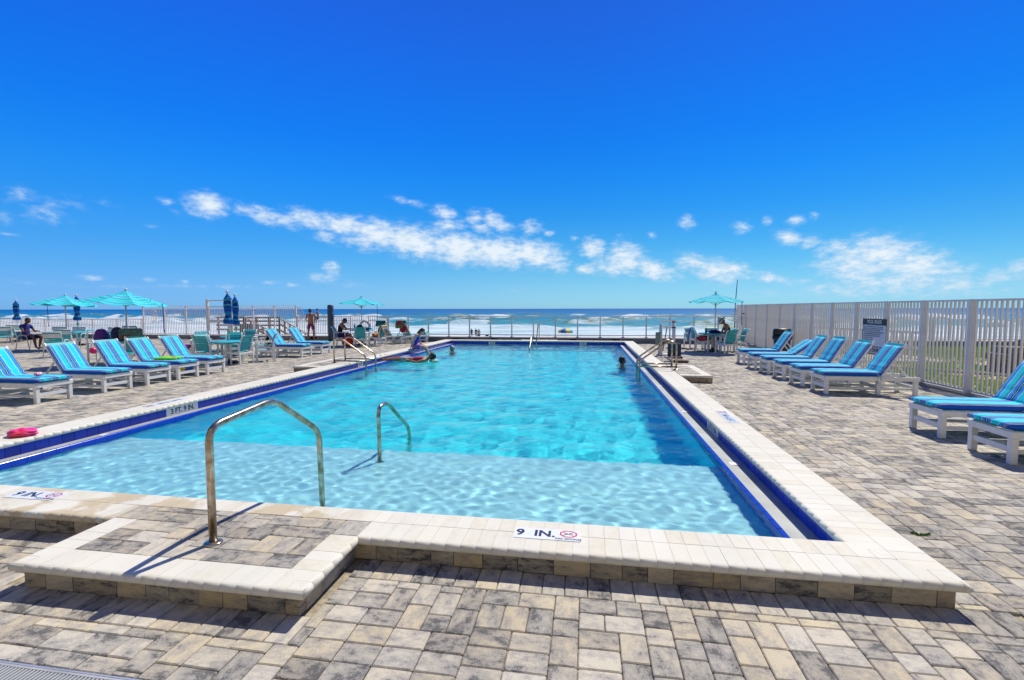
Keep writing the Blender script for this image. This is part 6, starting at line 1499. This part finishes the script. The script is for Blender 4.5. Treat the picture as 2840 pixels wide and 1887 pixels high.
backpack((-14.50, 12.30, .55), R(35), 'purple backpack hanging on the back of the pale turquoise chair', pmat('purple_nylon', (.13, .02, .26), .6, var=.15, scale=10), R(-6), 1.05)
backpack((-14.0, 12.35, .705), R(40), 'navy backpack standing on the round table left of the parasol pole', pmat('navy_nylon', (.015, .02, .09), .7, var=.2, scale=9), R(-10), .85)
cam_ = pmat('camouflage_bag', (.05, .10, .08), .8, scale=16, col2=(.15, .20, .14), detail=2)
cb = empty('cooler_bag', (-13.66, 12.50, .705), R(38), 'green camouflage bag on the round table beside the navy backpack', 'bag'); MB().box((-.27, -.14, 0), (.27, .14, .36), bev=.04).build('bag_body', cam_, cb); MB().tube([(-.15, 0, .35), (-.12, 0, .43), (.12, 0, .43), (.15, 0, .35)], .012, 6).build('handle', cam_, cb); MB().box((-.2, -.155, .06), (.0, -.14, .16), bev=.006).build('red_patch', pmat('dark_red_cloth', (.35, .03, .02), .8), cb)
def drape(name, loc, rz, wd, h1, h2, mat, label, dz=.0, thick=.10):
    """cloth hung over a chair back: falls h1 in front, h2 behind"""
    P_ = []; n_ = 12
    for i in range(n_ + 1):
        x = -wd / 2 + wd * i / n_; row = []; f_ = .02 * math.sin(i * 1.9) + .012 * math.sin(i * 4.1)
        for (y, z) in ((thick + .05, -h1), (thick + .03, -h1 * .5), (thick * .8, -.08), (thick * .4, .012), (0, .02), (-thick * .4, .010), (-thick * .8, -.08), (-thick, -h2 * .5), (-thick - .03, -h2)): row.append((x * (1 + .05 * math.sin(z * 6)), y + f_ * (1 if abs(z) > .1 else .3), z + .012 * math.sin(i * 1.3) * abs(z) * 4))
        P_.append(row)
    o = MB().sheet(P_).build(name, mat, None, loc, (0, 0, rz)); sd_ = o.modifiers.new('solid', 'SOLIDIFY'); sd_.thickness = .008; return tag(o, label, 'towel')
drape('towel', (4.03, 19.54, .90), dirz(.95, -.3), .5, .45, .5, pmat('blue_towel', (.02, .20, .75), .9, scale=6, col2=(.25, .42, .8)), 'bright blue towel draped over the back of the left chair under the right parasol')
drape('towel', (-10.98, 15.40, .90), dirz(-.98, -.1), .42, .5, .62, blackc, 'black towel hanging over the back of a chair behind the furled parasols')
drape('towel', (-9.62, 21.32, 1.08), math.atan2(.866, .5) - PI / 2, .58, .6, .25, pmat('dark_teal_towel', (.01, .16, .15), .9), 'dark teal towel over the raised back of the left uncushioned lounger')
drape('towel', (-8.72, 21.55, 1.08), math.atan2(.866, .5) - PI / 2, .60, .55, .35, pmat('green_towel', (.01, .28, .05), .9, scale=3, col2=(.45, .01, .06), detail=0), 'green and dark pink towel over the raised back of the right uncushioned lounger')
multi = pmat('multicolour_towel', (.62, .03, .10), .9, scale=5, col2=(.75, .45, .05), detail=1)
drape('towel', (-9.02, 20.22, .90), dirz(-.98, .1), .5, .5, .4, pmat('map_print_towel', (.05, .12, .35), .9, scale=5, col2=(.7, .5, .1), detail=1), 'blue and yellow print towel over the white chair by the life ring')
blob('towel', (-9.35, 20.25, .47), (.22, .20, .09), multi, 'red and orange towel bundled on the seat of the white chair by the life ring', 'towel', 3)
blob('bag', (4.45, 19.38, .48), (.24, .20, .12), pmat('coral_bag', (.70, .06, .08), .7, scale=5, col2=(.35, .02, .12)), 'coral red bag on the seat of the towel draped chair', 'bag', 5)
blob('bag', (-10.28, 19.35, .24), (.25, .17, .25), pmat('red_tote', (.72, .015, .008), .7, var=.15), 'big red tote bag standing on the ground behind the left ladder', 'bag', 2, .07)
blob('towel', (-12.62, 13.35, .47), (.20, .18, .07), pmat('pink_towel', (.75, .03, .12), .9, scale=5, col2=(.02, .15, .5)), 'pink and blue towel on the chair beside the bag table', 'towel', 6)
blob('towel', (-9.95, 20.35, .75), (.28, .18, .05), pmat('pale_aqua_towel', (.12, .5, .55), .9, scale=6, col2=(.05, .15, .5)), 'aqua and blue towel heap on the table by the blue post', 'towel', 7)
def bottle(loc, h, r_, mat, capm, label):
    t = empty('bottle', loc, 0, label, 'bottle'); MB().lathe([(r_, 0), (r_, h * .62), (r_ * .45, h * .8), (r_ * .4, h * .93)], 14).build('bottle_body', mat, t); MB().lathe([(r_ * .5, h * .93), (r_ * .5, h)], 12).build('cap', capm, t)
bottle((-10.38, 20.2, .705), .26, .04, teal_strap, black, 'teal drinking bottle with black cap on the table by the blue post')
bottle((4.45, 19.1, .705), .22, .035, pmat('dark_green_glass', (.02, .10, .04), .2), black, 'dark green bottle on the table under the right parasol')
blob('bag', (4.75, 19.05, .76), (.20, .12, .06), pmat('dark_purple_cloth', (.05, .01, .12), .8), 'dark purple bag on the table under the right parasol', 'bag', 9)
blob('bag', (-10.15, 20.25, .80), (.15, .12, .13), blackc, 'black and blue bag on the table by the blue post', 'bag', 11, .08)
ph = MB().box((-.04, -.08, 0), (.04, .08, .01), bev=.003); tag(ph.build('phone', black, None, (4.88, 19.32, .745), (R(30), 0, R(80))), 'dark phone held by the person in the straw hat', 'phone')
bk_ = MB().box((-.11, -.08, 0), (.0, .08, .012), bev=.003).box((.0, -.08, 0), (.11, .08, .012), bev=.003); tag(bk_.build('open_book', pmat('paper', (.7, .68, .62), .8), None, (-10.28, 19.95, .77), (0, R(-8), R(15))), 'open book in the hands of the reader in the cap', 'book')
def sandal(x, y, rz, label, c):
    t = empty('sandal', (x, y, 0), rz, label, 'sandal', 'sandals left on the pavers near the right table')
    MB().lathe([(.045, .0), (.048, .008), (.045, .022)], 14, M=Matrix.Diagonal((1, 2.6, 1, 1))).build('sole', c, t); MB().tube([(-.045, .03, .02), (-.02, .05, .055), (.02, .05, .055), (.045, .03, .02)], .010, 5).build('strap', black, t)
rd_ = pmat('red_rubber', (.45, .03, .05), .6); br_ = pmat('brown_rubber', (.10, .05, .03), .7)
for x, y, a, c, lb in ((3.69, 20.0, 10, br_, 'brown sandal farthest left in the row of sandals'), (3.82, 20.02, -8, br_, 'brown sandal second from the left in the row'), (4.00, 20.22, 60, black, 'black sandal behind the red one'), (3.98, 19.72, 100, rd_, 'red sandal between the brown pair and the white chair'), (4.18, 20.05, 40, br_, 'brown sandal beside the leg of the sea side chair'),
                       (4.19, 19.05, 5, black, 'left dark sandal in the parasol shadow'), (4.31, 19.06, -10, black, 'right dark sandal in the parasol shadow'), (3.40, 19.34, 80, black, 'single dark sandal nearest the pool lift')): sandal(x, y, R(a), lb, c)
# weed in a paver joint
wv_ = []; wf = []; rg = random.Random(2)
for k in range(34):
    a = rg.uniform(0, 2 * PI); L_ = rg.uniform(.02, .055); x, y = 2.41 + rg.gauss(0, .018), 3.80 + rg.gauss(0, .006); b = len(wv_); dx, dy = math.cos(a), math.sin(a) * .5
    wv_ += [(x - dy * .004, y + dx * .004, 0), (x + dy * .004, y - dx * .004, 0), (x + dx * L_ * .6, y + dy * L_ * .6, L_ * .4), (x + dx * L_, y + dy * L_, L_ * .25)]; wf += [(b, b + 1, b + 2), (b + 1, b + 3, b + 2)]
me = bpy.data.meshes.new('weed'); me.from_pydata(wv_, [], wf); me.materials.append(pmat('weed_green', (.06, .20, .02), .7)); tag(link('weed', me), 'small green weed growing from a paver joint right of the pool corner', 'weed')
# white low fence and gate hardware beyond the right fence
wr = empty('white_ramp_rail', (0, 0, 0), 0, 'long low white slatted rail behind the right fence, left of the sign', 'railing')
for z in (.35, .85): MB().bar((8.6, 23.0, z), (10.6, 17.0, z), .05, .08).build('rail', white_pt, wr)
sl_ = MB().box((-.02, -.02, .0), (.02, .02, .88)).mesh('slat', white_pt)
for k in range(40): f_ = k / 39; link('slat', sl_, wr, (8.6 + 2 * f_, 23 - 6 * f_, 0))
lt = empty('gate_latch', (7.14, 23.55, 0), 0, 'dark gate latch on the right fence near its sea end', 'latch'); MB().box((-.02, -.05, 1.36), (.0, .05, 1.42), bev=.005).tube([(-.02, 0, 1.39), (-.09, -.03, 1.40), (-.10, -.12, 1.38)], .01, 6).build('latch_body', black, lt); MB().box((-.02, -.10, 1.58), (0, .12, 1.76), bev=.004).build('latch_plate', alu, lt)
